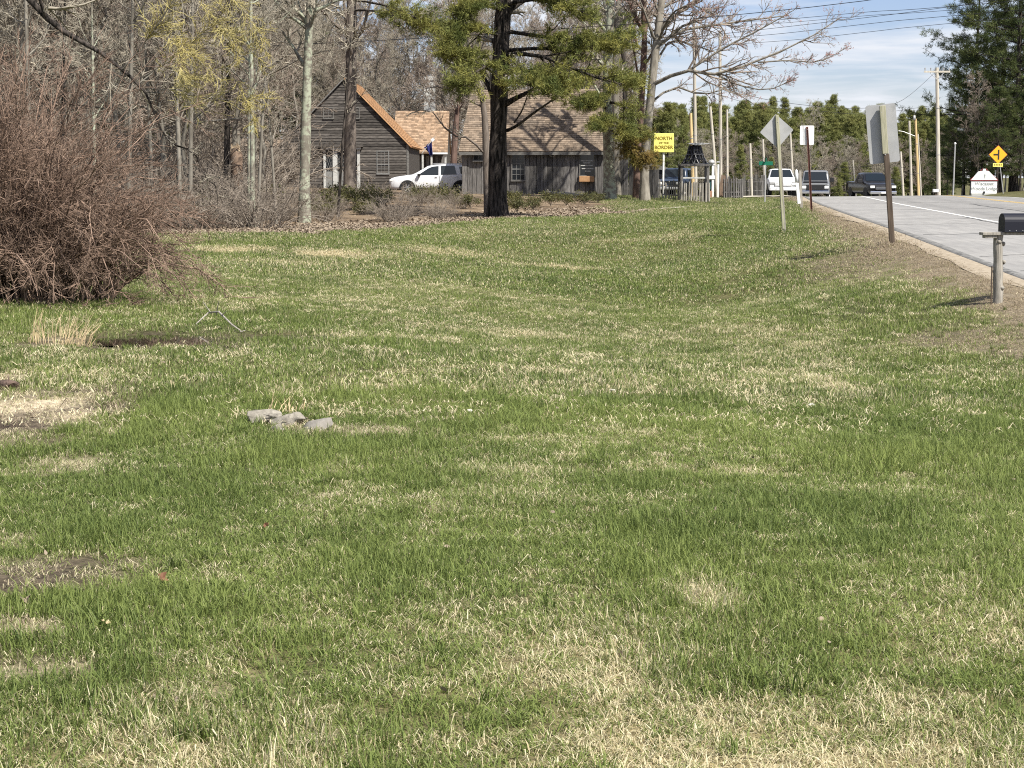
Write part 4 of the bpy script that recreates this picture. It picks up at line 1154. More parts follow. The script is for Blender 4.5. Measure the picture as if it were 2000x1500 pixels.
# lichen trunk with drooping yellowish pine branches in front of the barn's end
d = base_at(1190, 390)
lt = lone_tree(g, 'pine_tree', 'lichen-spotted trunk at the right end of the barn with drooping yellowish needles', [(1191, 392, d), (1189, 320, d), (1187, 250, d), (1186, 150, d), (1192, 40, d), (1196, -120, d)], [28, 22, 20, 18, 15, 8], M['bark_lichen'], M['twig'], start=.4, n1=12, n2=5, n3=4, n4=2, l1=(.12, .25), k=13)
add_pine_branches(lt, g, [([(1187, 215, d), (1160, 195, d - 1), (1130, 205, d - 1.6)], [5, 4, 2]), ([(1187, 200, d), (1215, 205, d - 1), (1240, 235, d - 1.6), (1250, 265, d - 1.8)], [6, 4, 3, 2]),
                          ([(1187, 225, d), (1180, 235, d - 1.6), (1165, 250, d - 2.4)], [5, 4, 2]), ([(1187, 180, d), (1170, 190, d - 1.5), (1150, 205, d - 2)], [5, 4, 2]), ([(1187, 230, d), (1205, 240, d - 1.8), (1225, 262, d - 2.6)], [5, 4, 2]),
                          ([(1187, 130, d), (1215, 150, d - 1), (1240, 160, d - 1.6)], [5, 4, 2]), ([(1188, 120, d), (1160, 140, d - 1), (1130, 150, d - 1.6)], [5, 4, 2])], nsub=34, ntuft=11, m=13, Ln=.20, wd=.0125, droop=.05)
add_pine_branches(lt, g, [([(1190, 240, d), (1215, 255, d - 1.2), (1245, 285, d - 1.8), (1272, 318, d - 2)], [5, 4, 3, 1.6]), ([(1190, 250, d), (1210, 270, d - 1), (1235, 300, d - 1.5), (1250, 315, d - 1.7)], [4, 3, 2.4, 1.4])], mt=M['needle_yellow'], nsub=32, ntuft=10, m=12, Ln=.19, wd=.0125, droop=.10)
# red maples
d = 94
lone_tree(g, 'maple_tree', 'dark reddish trunk, left one of the two tall budding maples', [(1244, 388, d), (1246, 300, d), (1252, 200, d), (1258, 100, d), (1258, 0, d), (1252, -150, d + .5), (1248, -340, d + 1)], [15, 14, 13, 12, 11, 8, 3], M['bark_red'], M['twig'], start=.4, n1=14, n2=7, n3=6, n4=3, l1=(.16, .3),
          limbs=[([(1256, 60, d), (1235, 20, d - .5), (1215, -40, d - 1)], [9, 8, 6]), ([(1252, 190, d), (1240, 110, d - .5), (1230, 60, d - 1)], [5, 4, 2])])
d = 92
mp_ = lone_tree(g, 'maple_tree', 'grey maple with long red-budded limbs reaching over the road', [(1259, 388, d), (1260, 300, d), (1270, 200, d), (1279, 110, d), (1290, 20, d), (1302, -140, d), (1310, -330, d)], [20, 17, 16, 15, 14, 11, 4], M['bark_grey'], M['twig_red'], start=.5, n1=10, n2=16, n3=7, n4=3, l1=(.18, .3), buds=(M['bud'], .3), minr=.005,
                limbs=[([(1275, 165, d), (1310, 148, d - .6), (1345, 138, d - 1.2), (1395, 145, d - 1.8), (1450, 130, d - 2.2), (1530, 98, d - 2.6), (1590, 68, d - 3), (1640, 35, d - 3.2)], [8.5, 7.5, 6.5, 6, 5, 3.6, 2.4, 1.2]),
                       ([(1288, 60, d), (1330, 20, d - .6), (1380, -10, d - 1), (1450, -30, d - 1.5), (1530, -20, d - 2)], [9, 7, 6, 4, 2]),
                       ([(1286, 90, d), (1330, 60, d + .8), (1390, 50, d + 1.4), (1460, 40, d + 2), (1540, 30, d + 2.4)], [7, 6, 5, 3.5, 1.8]),
                       ([(1345, 138, d - 1.2), (1372, 120, d - 1.3), (1420, 90, d - 1.5), (1480, 60, d - 2), (1550, 20, d - 2.4)], [5, 4.5, 4, 3, 1.4]),
                       ([(1400, 145, d - 1.8), (1440, 165, d - 2), (1500, 175, d - 2.4), (1560, 150, d - 2.6)], [4, 3, 2.2, 1.2]),
                       ([(1272, 200, d), (1318, 170, d + .5), (1370, 185, d + 1), (1420, 175, d + 1.4), (1475, 205, d + 1.8)], [5, 4, 3.4, 2.4, 1.2]),
                       ([(1284, 120, d), (1310, 80, d + 1), (1360, 90, d + 2), (1420, 110, d + 2.6)], [5, 4, 3, 1.6]),
                       ([(1480, 122, d - 2.3), (1540, 118, d - 2.6), (1600, 120, d - 2.8), (1650, 95, d - 3)], [3.4, 2.6, 2, 1]),
                       ([(1286, 80, d), (1310, 30, d - 2), (1350, 10, d - 3), (1400, 30, d - 3.6)], [5, 4, 3, 1.5])])
d = 98
lone_tree(g, 'bare_tree', 'forked dark trunk behind the lichen-spotted pine, splitting in a wide V', [(1205, 385, d), (1203, 250, d), (1202, 120, d), (1206, 40, d), (1215, -120, d)], [16, 14, 13, 12, 8], M['bark_grey'], M['twig'], start=.5, n1=10, n2=6, n3=6, n4=3, l1=(.16, .3),
          limbs=[([(1204, 60, d), (1220, 40, d), (1236, 0, d), (1242, -60, d)], [10, 10, 9, 7])])
d = 105
lone_tree(g, 'bare_tree', 'thin dark trunk rising between the lichen pine and the maples', [(1222, 380, d), (1221, 200, d), (1216, 80, d), (1205, -40, d), (1200, -200, d)], [10, 9, 8, 6, 3], M['bark_dark'], M['twig'], start=.4, n1=12, n2=6, n3=6, n4=3, l1=(.16, .3))
d = 112
lone_tree(g, 'bare_tree', 'dead dark trunk leaning in front of the tan porch roof', [(884, 372, d), (886, 320, d), (890, 250, d), (897, 190, d), (902, 150, d)], [13, 12, 11, 7, 3], M['bark_red'], M['twig'], start=.5, n1=6, n2=4, n3=3, n4=0, l1=(.14, .3))

# ------------------------------------------------------------------ woods: bare trees behind and beside the house
g = np.random.default_rng(44)
BARE = [bare_tree(np.random.default_rng(100 + i), 'bare_tree', 'x', 13 + i % 3, .10 + .025 * (i % 3), M['bark_grey'], M['twig'] if i % 3 else M['twig_red'], start=.16 + .05 * (i % 2), n1=32, n2=10, n3=7, n4=4, l1=(.2, .42), minr=.011, wob=.04) for i in range(5)]
used = [0] * len(BARE)
def place_bare(x, y, s, label, group, i=None):
    i = int(g.integers(0, len(BARE))) if i is None else i
    z = tz(x, y)
    if not used[i]:
        b = BARE[i]; b.location = (x, y, z); b.rotation_euler = (0, 0, g.random() * 6.28); b.scale = (s, s, s); used[i] = 1
        b['label'] = label; b['group'] = group
        return b
    return copy_tree(BARE[i], (x, y, z), g.random() * 6.28, (s, s, s * (.9 + .25 * g.random())), label, group)
k = 0
spots = []
while len(spots) < 62:                       # left woods
    px = -60 + 590 * g.random(); dd = 58 + 95 * g.random() ** 1.2
    x = XP(px, dd)
    if any((x - a) ** 2 + (dd - b) ** 2 < 3.2 for a, b in spots): continue
    if px > 480 and dd > 112: continue
    spots.append((x, dd))
for x, dd in spots: place_bare(x, dd, .75 + .5 * g.random(), 'leafless grey-brown tree in the thick woods left of the clapboard house', 'bare trees of the left woods')
spots2 = []
while len(spots2) < 64:                      # behind the houses
    px = 480 + 760 * g.random() ** 1.1; dd = 146 + 60 * g.random()
    x = XP(px, dd)
    if any((x - a) ** 2 + (dd - b) ** 2 < 5 for a, b in spots2): continue
    spots2.append((x, dd))
for x, dd in spots2: place_bare(x, dd, .9 + .5 * g.random(), 'leafless tree standing behind the roofs', 'bare trees behind the houses')

# pines: near kind for both sides of the road, far kind for the distant row
PN = [pine(np.random.default_rng(200 + i), 'pine_tree', 'x', 17, .24, .14, 64, 5.2, 12, 7, 9, .27, .017, M['bark_dark'], M['needle_dark'], conic=.6, rise=.0, whorl=4) for i in range(3)]
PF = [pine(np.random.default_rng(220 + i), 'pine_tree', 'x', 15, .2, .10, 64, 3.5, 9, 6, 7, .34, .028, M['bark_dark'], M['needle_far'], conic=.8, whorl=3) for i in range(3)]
up = {}
def place_pine(lst, key, x, y, s, label, group, i=None):
    i = int(g.integers(0, len(lst))) if i is None else i
    z = tz(x, y)
    if (key, i) not in up:
        up[(key, i)] = 1; b = lst[i]
        b.location = (x, y, z); b.rotation_euler = (0, 0, g.random() * 6.28); b.scale = (s, s, s); b['label'] = label; b['group'] = group
        return b
    w_ = s * (.72 + .5 * g.random())
    return copy_tree(lst[i], (x, y, z), g.random() * 6.28, (w_, w_, s * (.90 + .20 * g.random())), label, group)
# dark conifers deep in the left woods
for i in range(26):
    px = -80 + 640 * (i + g.random()) / 26; dd = 150 + 45 * g.random()
    place_pine(PN, 'n', XP(px, dd), dd, .75 + .45 * g.random(), 'dark conifer deep in the woods behind the bare trees', 'dark conifers of the left woods')
# right side of the road
for px, dd, s in [(1968, 142, 1.25), (1892, 150, 1.22), (2025, 146, 1.2), (1870, 176, .85), (2060, 152, 1.2), (1940, 172, 1.05), (1850, 200, .62), (1872, 158, .5), (1935, 138, .45), (1980, 139, .45), (1905, 142, .38), (1840, 185, .45), (1960, 145, .5), (2110, 150, 1.1), (1925, 146, .55), (1830, 205, .55), (2000, 170, 1.0), (1812, 215, .5), (1885, 145, .32), (2000, 141, .35)]:
    place_pine(PN, 'n', XP(px, dd), dd, s, 'dark green pine crowding the right side of the road', 'pines right of the road')
for px, dd, s in [(1868, 150, .55), (1895, 140, .6), (1950, 140, .5), (1820, 190, .5), (1985, 141, .5), (1915, 160, .7), (1790, 210, .5)]:
    place_bare(XP(px, dd), dd, s, 'grey leafless tree among the pines right of the road', 'bare trees among the right pines')
# far row behind the crest
n = 0
for row, (dd, cnt, s0) in enumerate([(262, 44, .98), (285, 44, 1.12), (312, 44, 1.2)]):
    for i in range(cnt):
        px = 1225 + 610 * (i + g.random()) / cnt
        y = dd + g.normal() * 5
        x = XP(px, y); zz = tz(x, y)
        top = W(px, 222 + 14 * g.random() - 6 * row + (10 if px > 1650 else 0), y).z
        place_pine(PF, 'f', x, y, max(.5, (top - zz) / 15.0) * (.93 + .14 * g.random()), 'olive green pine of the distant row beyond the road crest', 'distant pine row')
for i in range(26):
    px = 1300 + 450 * (i + g.random()) / 26; dd = 235 + 16 * g.random()
    place_bare(XP(px, dd), dd, .5 + .25 * g.random(), 'grey leafless tree low before the distant pines', 'bare trees before the distant pines')
for px, dd, s in [(1640, 215, .42), (1660, 212, .3), (1630, 205, .25), (1500, 225, .4), (1440, 225, .5), (1690, 220, .3), (1740, 215, .35), (1330, 190, .55), (1300, 185, .6), (1280, 200, .7), (1390, 230, .5)]:
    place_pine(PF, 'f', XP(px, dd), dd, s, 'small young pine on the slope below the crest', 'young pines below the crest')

# ------------------------------------------------------------------ undergrowth along the wood edge
g = np.random.default_rng(55)
BR = [shrub_thing(np.random.default_rng(300 + i), 'brush', 'x', (0, 0, 0), M['brush_twig'], cat='brush', ns=50, rx=.6, ry=.5, h0=.7, h1=2.1, r=.012, arch=.55, n2=10, n3=4, minr=.007, droop=-.2) for i in range(3)]
ub = [0] * 3
def place_brush(x, y, s, label, group):
    i = int(g.integers(0, 3)); z = tz(x, y)
    if not ub[i]:
        ub[i] = 1; b = BR[i]; b.location = (x, y, z); b.scale = (s, s, s); b['label'] = label; b['group'] = group; return
    copy_tree(BR[i], (x, y, z), g.random() * 6.28, s, label, group)
for i in range(46):
    px = -40 + 560 * (i + g.random()) / 46
    x0, dd = G(px, 452 - 4 * g.random())
    dd += 1.2 + 9 * g.random() ** 1.5
    place_brush(XP(px, dd), dd, .8 + .6 * g.random(), 'tangle of brown leafless brush along the woods edge', 'brush along the left woods')
for i in range(24):
    px = 545 + 360 * (i + g.random()) / 24
    dd = 62 + 24 * g.random()
    place_brush(XP(px, dd), dd, .40 + .22 * g.random(), 'low brown twiggy brush on the bank below the house and car', 'brush on the bank')
def leafy(g, label, rx, ry, h, nl, ls, mt):
    a = g.random(nl) * 6.283; u = g.random(nl) ** .5
    cl_ = g.normal(size=(14, 3)) * np.array([rx, ry, h * .3]) * .55 + np.array([0, 0, h * .55])
    c = cl_[g.integers(0, 14, nl)]
    p = c + g.normal(size=(nl, 3)) * np.array([rx, ry, h * .45]) * .30
    p[:, 2] = np.abs(p[:, 2])
    d = unit(g.normal(size=(nl, 3)) + np.array([0, 0, .6])); s = unit(np.cross(d, g.normal(size=(nl, 3))))
    l_ = ls * (.6 + .8 * g.random((nl, 1)))
    V = np.stack([p, p + d * l_ * .5 + s * l_ * .2, p + d * l_, p + d * l_ * .5 - s * l_ * .2], 1).reshape(-1, 3)
    r = root('evergreen_shrub', label, 'shrub')
    obj('foliage', mesh_np('foliage', V, np.arange(nl * 4).reshape(-1, 4)), mt, r)
    st = np.zeros((14, 3, 3)); st[:, 1] = cl_ * np.array([.5, .5, .6]); st[:, 2] = cl_
    obj('stems', Cloud().add(*tubes(st, np.full((14, 3), .012), 4)).mesh('stems'), M['brush_twig'], r)
    return r
EV = [leafy(np.random.default_rng(400 + i), 'x', .8, .6, 1.1, 1500, .13, M['leaf_green']) for i in range(3)]
ue = [0] * 3
def place_ev(px, py, s, label, group=None, dpt=None):
    i = int(g.integers(0, 3))
    if dpt is None: x, dd = G(px, py)
    else: dd = dpt; x = XP(px, dd)
    z = tz(x, dd)
    if not ue[i]:
        ue[i] = 1; b = EV[i]; b.location = (x, dd, z); b.scale = (s, s, s); b['label'] = label
        if group: b['group'] = group
        return
    copy_tree(EV[i], (x, dd, z), g.random() * 6.28, s, label, group)
for px, dd, s in [(640, 66, .55), (665, 70, .7), (700, 72, .75), (730, 74, .65), (755, 76, .55), (650, 76, .7), (620, 64, .5), (715, 68, .5)]:
    place_ev(px, 0, s, 'yellow-green evergreen shrub in the bank thicket below the house door', 'evergreen shrubs below the house', dd)
for i in range(34):
    px = -70 + 600 * (i + g.random()) / 34; dd = 74 + 62 * g.random()
    if px > 480: dd = min(dd, 108)
    place_brush(XP(px, dd), dd, 1.6 + 1.3 * g.random(), 'tall thicket of brown leafless saplings deep in the left woods', 'thickets in the left woods')
for i in range(16):
    px = 560 + 560 * (i + g.random()) / 16; dd = 150 + 20 * g.random()
    place_brush(XP(px, dd), dd, 2.2 + 1.3 * g.random(), 'tall brown thicket behind the houses', 'thickets behind the houses')
for i in range(30):
    px = -80 + 620 * (i + g.random()) / 30; dd = 128 + 26 * g.random()
    if px < 500 or dd > 140: place_pine(PN, 'n', XP(px, dd), dd, .28 + .2 * g.random(), 'young dark conifer filling the understory of the left woods', 'young conifers of the left woods')
for px, dd, s in [(385, 57, .8), (400, 60, 1.1), (378, 63, 1.2), (470, 62, .9), (520, 64, .9)]:
    place_ev(px, 0, s, 'green evergreen shrub among the grey stems of the woods edge', 'evergreen shrubs of the woods edge', dd)
for px, dd, s in [(820, 80, .6), (850, 82, .7), (880, 80, .6), (1010, 72, .5), (1040, 76, .5), (1075, 80, .55), (1105, 82, .5), (1140, 84, .5), (1000, 80, .6), (920, 76, .5), (1165, 86, .4)]:
    place_ev(px, 0, s, 'low green shrub on the bank before car and barn', 'low shrubs on the bank', dd)
# ------------------------------------------------------------------ buildings
g = np.random.default_rng(66)
def shingles(parent, name, m, O, U, S, nu, ns, cw, ch, th=.018, clip=None):
    """courses of shingles on a roof plane: origin O (eave corner), U along the eave, S up the slope (unit vectors)"""
    O, U, S = Vector(O), Vector(U), Vector(S)
    n_ = U.cross(S).normalized()
    if n_.z < 0: n_ = -n_
    V, Q = [], []
    for j in range(int(ns / ch) + 1):
        s0 = j * ch
        if s0 > ns - .02: break
        s1 = min(s0 + ch * 1.25, ns + .03)
        u = -random.random() * cw
        while u < nu:
            w = cw * (.6 + .8 * random.random())
            a, b = max(u, 0), min(u + w - .006, nu)
            u += w
            if b - a < .02: continue
            dz = random.random() * .008; ds = (random.random() - .5) * .02
            lo = [O + U * x + S * (s0 + ds) for x in (a, b)]
            hi = [O + U * x + S * s1 for x in (a, b)]
            k = len(V)
            V += [lo[0] + n_ * .0, lo[1] + n_ * .0, lo[0] + n_ * (th + dz), lo[1] + n_ * (th + dz), hi[0] + n_ * .004, hi[1] + n_ * .004]
            Q += [(k, k + 1, k + 3, k + 2), (k + 2, k + 3, k + 5, k + 4)]
    o = obj(name, mesh_np(name, np.array([tuple(v) for v in V]), np.array(Q)), m, parent)
    o['kind'] = 'stuff'
    return o
def sash(parent, x0, x1, z0, z1, cols, rows, y=0.0, frame=.055, fm='trim_grey', nm='window', dep=.06, mid=False):
    """window proud of a wall that faces -Y"""
    mb = MB()
    mb.box(x0 - frame, x0, y - dep, y, z0 - frame, z1 + frame); mb.box(x1, x1 + frame, y - dep, y, z0 - frame, z1 + frame)
    mb.box(x0, x1, y - dep, y, z1, z1 + frame); mb.box(x0 - frame * 1.3, x1 + frame * 1.3, y - dep - .04, y, z0 - frame - .04, z0)
    w = mb.build(nm, M[fm], parent)
    MB().box(x0, x1, y - .02, y - .012, z0, z1).build('pane', M['glass'], w)
    mb = MB()
    for i in range(1, cols):
        x = x0 + (x1 - x0) * i / cols; mb.box(x - .010, x + .010, y - .04, y - .022, z0, z1)
    for j in range(1, rows):
        z = z0 + (z1 - z0) * j / rows; t = .025 if (mid and j == rows // 2) else .010
        mb.box(x0, x1, y - .043, y - .0215, z - t, z + t)
    mb.build('muntins', M['muntin'], w)
    return w
def clapboards(parent, xl, xr, z0, z1, exp_, y=0.0, gap=()):
    """boards on a -Y facing wall; xl, xr functions of height"""
    z = z0
    while z < z1 - .03:
        a, b = xl(z + exp_ * .5), xr(z + exp_ * .5)
        a2, b2 = xl(min(z + exp_, z1)), xr(min(z + exp_, z1))
        if b - a < .1: break
        cuts = [a] + sorted(c for c in (a + (b - a) * (.25 + .5 * random.random()),) if True) + [b]
        if b - a > 6: cuts = sorted(set(cuts + [a + (b - a) * (.1 + .2 * random.random())]))
        for i in range(len(cuts) - 1):
            p, q = cuts[i] + .004, cuts[i + 1] - .004
            j = (random.random() - .5) * .016; pr = .035 + .014 * random.random()
            pt = min(a2 + .01, q) if i == 0 and a2 > a else p
            qt = b2 if i == len(cuts) - 2 and b2 < b else q
            pt = max(p, a2) if i == 0 else p
            vs = [(p, y - pr, z + j), (q, y - pr, z + j), (p, y, z + j), (q, y, z + j), (pt, y - .012, z + exp_ + .012), (qt, y - .012, z + exp_ + .012), (pt, y, z + exp_ + .012), (qt, y, z + exp_ + .012)]
            MB().add(vs, [(0, 2, 3, 1), (4, 5, 7, 6), (0, 1, 5, 4), (2, 6, 7, 3), (0, 4, 6, 2), (1, 3, 7, 5)]).build('clapboard', M['clap'], parent)
        z += exp_

# --- the clapboard house
HD = 119.0
hx = XP(679, HD)
hz = .66
house = root('wooden_house', 'dark weathered clapboard house with a steep gable and orange cedar roof', 'house', (hx, HD, hz))
HW, HE, HR, HL = 4.2, 2.95, 7.25, 13.5
mb = MB()
mb.prism([(-HW, -.6), (HW, -.6), (HW, HE), (0, HR - .12), (-HW, HE)], .02, HL)
wall = mb.build('wall', M['clap'], house)
sl = (HR - .12 - HE) / HW
clapboards(wall, lambda z: -HW if z < HE else -HW + (z - HE) / sl, lambda z: HW if z < HE else HW - (z - HE) / sl, 0, HR - .25, .175)
for sx_ in (-1, 1):
    MB().box(min(sx_ * HW, sx_ * (HW - .16)), max(sx_ * HW, sx_ * (HW - .16)), -.06, .02, 0, HE).build('corner_board', M['trim_grey'], house)
rs = Vector((HW, 0, HR - HE)).normalized()
for sx_ in (-1, 1):
    s_ = Vector((-sx_ * rs.x, 0, rs.z))
    e = Vector((sx_ * (HW + .22), -.22, HE - .22 * sl + .05))
    ln_ = (Vector((0, 0, HR + .05)) - Vector((sx_ * (HW + .22), 0, HE - .22 * sl + .05))).length
    n_ = Vector((sx_ * rs.z, 0, rs.x))
    b = e; mb = MB()
    vs = []
    for y in (-.22, HL + .2):
        for s0, t0 in ((0, -.09), (ln_, -.09), (ln_, 0), (0, 0)):
            p = Vector((e.x, y, e.z)) + s_ * s0 + n_ * t0; vs.append(p)
    mb.add(vs, [(0, 1, 2, 3), (7, 6, 5, 4), (0, 4, 5, 1), (1, 5, 6, 2), (2, 6, 7, 3), (3, 7, 4, 0)])
    rf = mb.build('roof', M['trim_grey'] if sx_ < 0 else M['shingle_orange'], house)
    shingles(rf, 'shingles', M['shingle_orange'], e, Vector((0, 1, 0)), s_, HL + .42, ln_, .24, .19, th=.026)
# windows and entrance
def hX(px): return XP(px, HD) - hx
def hZ(py): return W(0, py, HD).z - hz
sash(house, hX(639), hX(656), hZ(230), hZ(211), 2, 2)
sash(house, hX(691), hX(706), hZ(230), hZ(211), 2, 2)
sash(house, hX(741), hX(762), hZ(338), hZ(296), 3, 5, mid=True, fm='muntin')
ent = MB().box(hX(630), hX(714), -.42, 0, hZ(287), hZ(282)).build('entrance_hood', M['clap'], house)
MB().box(hX(634), hX(710), -.30, 0, hZ(292), hZ(287.3)).build('frieze', M['trim_white'], ent)
for a, b in ((637, 641.5), (655, 664), (690, 693), (702, 707.5)):
    MB().bbox(hX(a), hX(b), -.14, 0, .05, hZ(292.3), .01).build('pilaster', M['trim_white'], house)
for a, b in ((641.7, 654.8), (664.2, 676), (676.4, 689.8), (693.2, 701.8)):
    dr = MB().box(hX(a), hX(b), -.07, -.002, .05, hZ(335)).build('door_panel', M['muntin'], house)
    MB().box(hX(a), hX(b), -.06, -.002, hZ(335), hZ(292.3)).build('pane', M['glass'], dr)
    mb = MB()
    w_ = hX(b) - hX(a); z0, z1 = hZ(335), hZ(292.3)
    for i in range(-4, 6):
        for s in (1, -1):
            p0 = hX(a) + i * .16
            pts = []
            for t in (0, 1):
                zz = z0 + t * (z1 - z0); pts.append((p0 + (0 if s > 0 else .5) + s * t * .5, zz))
            (xa, za), (xb, zb) = pts
            lo, hi = hX(a), hX(b)
            def cl(x): return min(max(x, lo), hi)
            if xa == xb: continue
            ta, tb = (cl(xa) - xa) / (xb - xa), (cl(xb) - xa) / (xb - xa)
            if abs(tb - ta) < .05: continue
            mb.tube([(cl(xa), -.066, za + ta * (zb - za)), (cl(xb), -.066, za + tb * (zb - za))], .009, 4)
    mb.build('lattice', M['muntin'], dr)
for i in range(9):
    MB().bbox(hX(625) + i * .37, hX(625) + i * .37 + .34, -.75 - .1 * random.random(), -.06, -.25, .03 + .03 * random.random(), .03).build('foundation_stone', M['stone'], house)
# left wing
wing = root('wooden_wing', 'low shingled wing with pale corner trim at the left end of the clapboard house', 'building', (XP(520, HD + 3), HD + 3, hz))
mb = MB().box(-1.5, 1.25, 0, 6, -.5, 2.75)
ww = mb.build('wall', M['clap'], wing)
clapboards(ww, lambda z: -1.5, lambda z: 1.25, 0, 2.75, .16)
MB().prism([(-1.75, 2.7), (1.4, 2.7), (1.4, 2.82), (-1.75, 2.82)], -.25, 6.2).build('eave_board', M['trim_grey'], wing)
rf = MB().prism([(-.3, 2.83), (6.2, 2.83), (3.0, 3.37)], -1.75, 1.4, axis='x').build('roof', M['trim_grey'], wing)
shingles(rf, 'shingles', M['shingle_brown'], (-1.75, -.3, 2.85), (1, 0, 0), Vector((0, 3.3, .55)).normalized(), 3.15, 3.3, .22, .16)
MB().box(.95, 1.1, -.08, 0, 0, 2.6).build('corner_board', M['trim_white'], wing)
sash(wing, -.55, .25, .9, 2.1, 2, 3, fm='trim_white')
# --- house behind with the tan roof
BD = 138.0
bx0, bx1 = XP(770, BD), XP(876, BD)
back = root('wooden_house', 'rear house with a tan shingled roof and dark porch, right of the orange roof', 'house', ((bx0 + bx1) / 2, BD, .75))
bw = (bx1 - bx0) / 2
ez, rz_ = W(0, 297, BD).z - .75, W(0, 217, BD + 4.2).z - .75
MB().prism([(1.2, -.6), (8.2, -.6), (8.2, ez), (4.2, rz_ - .12), (1.2, ez)], -bw + .1, bw - .1, axis='x').build('wall', M['clap'], back)
rf = MB().prism([(-.1, ez), (4.2, rz_ - .06), (8.5, ez), (8.5, ez - .1), (4.2, rz_ - .2), (-.1, ez - .1)], -bw, bw, axis='x').build('roof', M['shingle_mid'], back)
shingles(rf, 'shingles', M['shingle_mid'], (-bw, -.12, ez + .005), (1, 0, 0), Vector((0, 4.3, rz_ - ez)).normalized(), 2 * bw, math.hypot(4.3, rz_ - ez) - .02, .26, .2, th=.034)
def bX(px): return XP(px, BD) - (bx0 + bx1) / 2
for px in (814, 828, 845, 872):
    MB().bbox(bX(px) - .07, bX(px) + .07, -.02, .12, -.2, ez - .12, .01).build('porch_post', M['trim_white'], back)
MB().box(bX(846), bw, -.16, -.04, ez - .16, ez - .03).build('gutter', M['white_paint'], back)
MB().box(bX(800), bX(810), 1.12, 1.2, 0, 2.0).build('door', M['trim_grey'], back)
for px in (820, 836, 853, 866):
    MB().box(bX(px) - .12, bX(px) + .12, 1.13, 1.195, 0.1, 2.3).build('porch_board', M['barn'], back)
# chimney of a house far behind, pale
cb = root('chimney', 'pale painted chimney block showing above the bare twigs', 'chimney', (XP(842, 165), 165, 1.4))
MB().bbox(-.5, .5, -.5, .5, -.5, W(0, 158, 165).z - 1.4, .03).build('stack', M['yellow_sign'] if False else M['trim_white'], cb)
MB().bbox(-.6, .6, -.6, .6, W(0, 158, 165).z - 1.4, W(0, 150, 165).z - 1.4, .03).build('cap', M['trim_white'], cb)
# --- the barn
bo = Vector((XP(904, 100.6), 100.6, .5))
barn = root('barn', 'grey vertical-board barn with a brown shingle roof behind the pines', 'barn', bo, R(-8.6))
BL, BE, BRG, BDp = 8.0, 2.62, 5.9, 4.0
MB().prism([(.05, -.6), (2 * BDp, -.6), (2 * BDp, BE), (BDp, BRG - .1), (.05, BE)], .02, BL - .02, axis='x').build('wall', M['dark'], barn)
x = 0
i = 0
while x < BL - .05:
    w = min(.20 + .22 * random.random(), BL - x)
    pr = .035 + .02 * random.random(); lo = -.10 - .12 * random.random()
    MB().bbox(x + .010, x + w - .010, -pr, .045, lo, BE - .02, .008).build('board', M['barn'], barn)
    x += w
x = .1
while x < 2 * BDp - .1:
    w = min(.24 + .2 * random.random(), 2 * BDp - .05 - x)
    h = BE + (BRG - .15 - BE) * (1 - abs((x + w / 2) - BDp) / BDp) - .12
    for xx, s in ((0, -1), (BL, 1)):
        MB().box(min(xx, xx + s * .04), max(xx, xx + s * .04), x + .006, x + w - .006, -.15, h).build('board', M['barn'], barn)
    x += w
bs_ = (BRG - BE) / BDp
rf = MB().prism([(-.32, BE - .32 * bs_ + .02), (BDp, BRG), (2 * BDp + .3, BE - .3 * bs_), (2 * BDp + .3, BE - .3 * bs_ - .1), (BDp, BRG - .12), (-.32, BE - .32 * bs_ - .10)], -.12, BL + .12, axis='x').build('roof', M['trim_grey'], barn)
shingles(rf, 'shingles', M['shingle_brown'], (-.14, -.35, BE - .32 * bs_ + .03), (1, 0, 0), Vector((0, 1, bs_)).normalized(), BL + .28, (BDp + .35) * math.hypot(1, bs_) - .02, .20, .17, th=.034)
MB().box(-.12, BL + .12, -.36, -.325, BE - .32 * bs_ - .16, BE - .32 * bs_ + .01).build('eave_board', M['trim_grey'], barn)
def nX(px): return (XP(px, 100.2) - bo.x) / .989
def nZ(py): return W(0, py, 100.2).z - bo.z
sash(barn, nX(1001), nX(1024), nZ(351), nZ(299), 3, 5, y=-.05, nm='window', mid=True)
w2 = sash(barn, nX(1131), nX(1157), nZ(342), nZ(300), 2, 1, y=-.05, nm='window')
for py, a, b in ((314, 1132, 1156), (318, 1137, 1150), (323, 1132, 1155), (329, 1134, 1156), (334, 1140, 1151)):  # thin pale horizontal marks laid across the dark pane
    MB().box(nX(a), nX(b), -.085, -.075, nZ(py + 1.2), nZ(py - .6)).build('pale_mark', M['trim_white'], w2)
MB().bbox(nX(1130), nX(1158), -.30, -.06, nZ(355), nZ(344), .02).build('window_box', M['planter'], barn)
sash(barn, nX(927), nX(944), nZ(312), nZ(298), 2, 1, y=-.05)
MB().box(nX(925), nX(947), -.22, -.03, nZ(316), nZ(314)).build('shelf', M['barn'], barn)
hs_ = [(nX(1078) + .2 * math.cos(a), -.07, nZ(297) - .02 + .22 * math.sin(a)) for a in np.linspace(R(165), R(375), 12)]
MB().tube(hs_, .03, 6).build('horseshoe', M['galv'], barn)

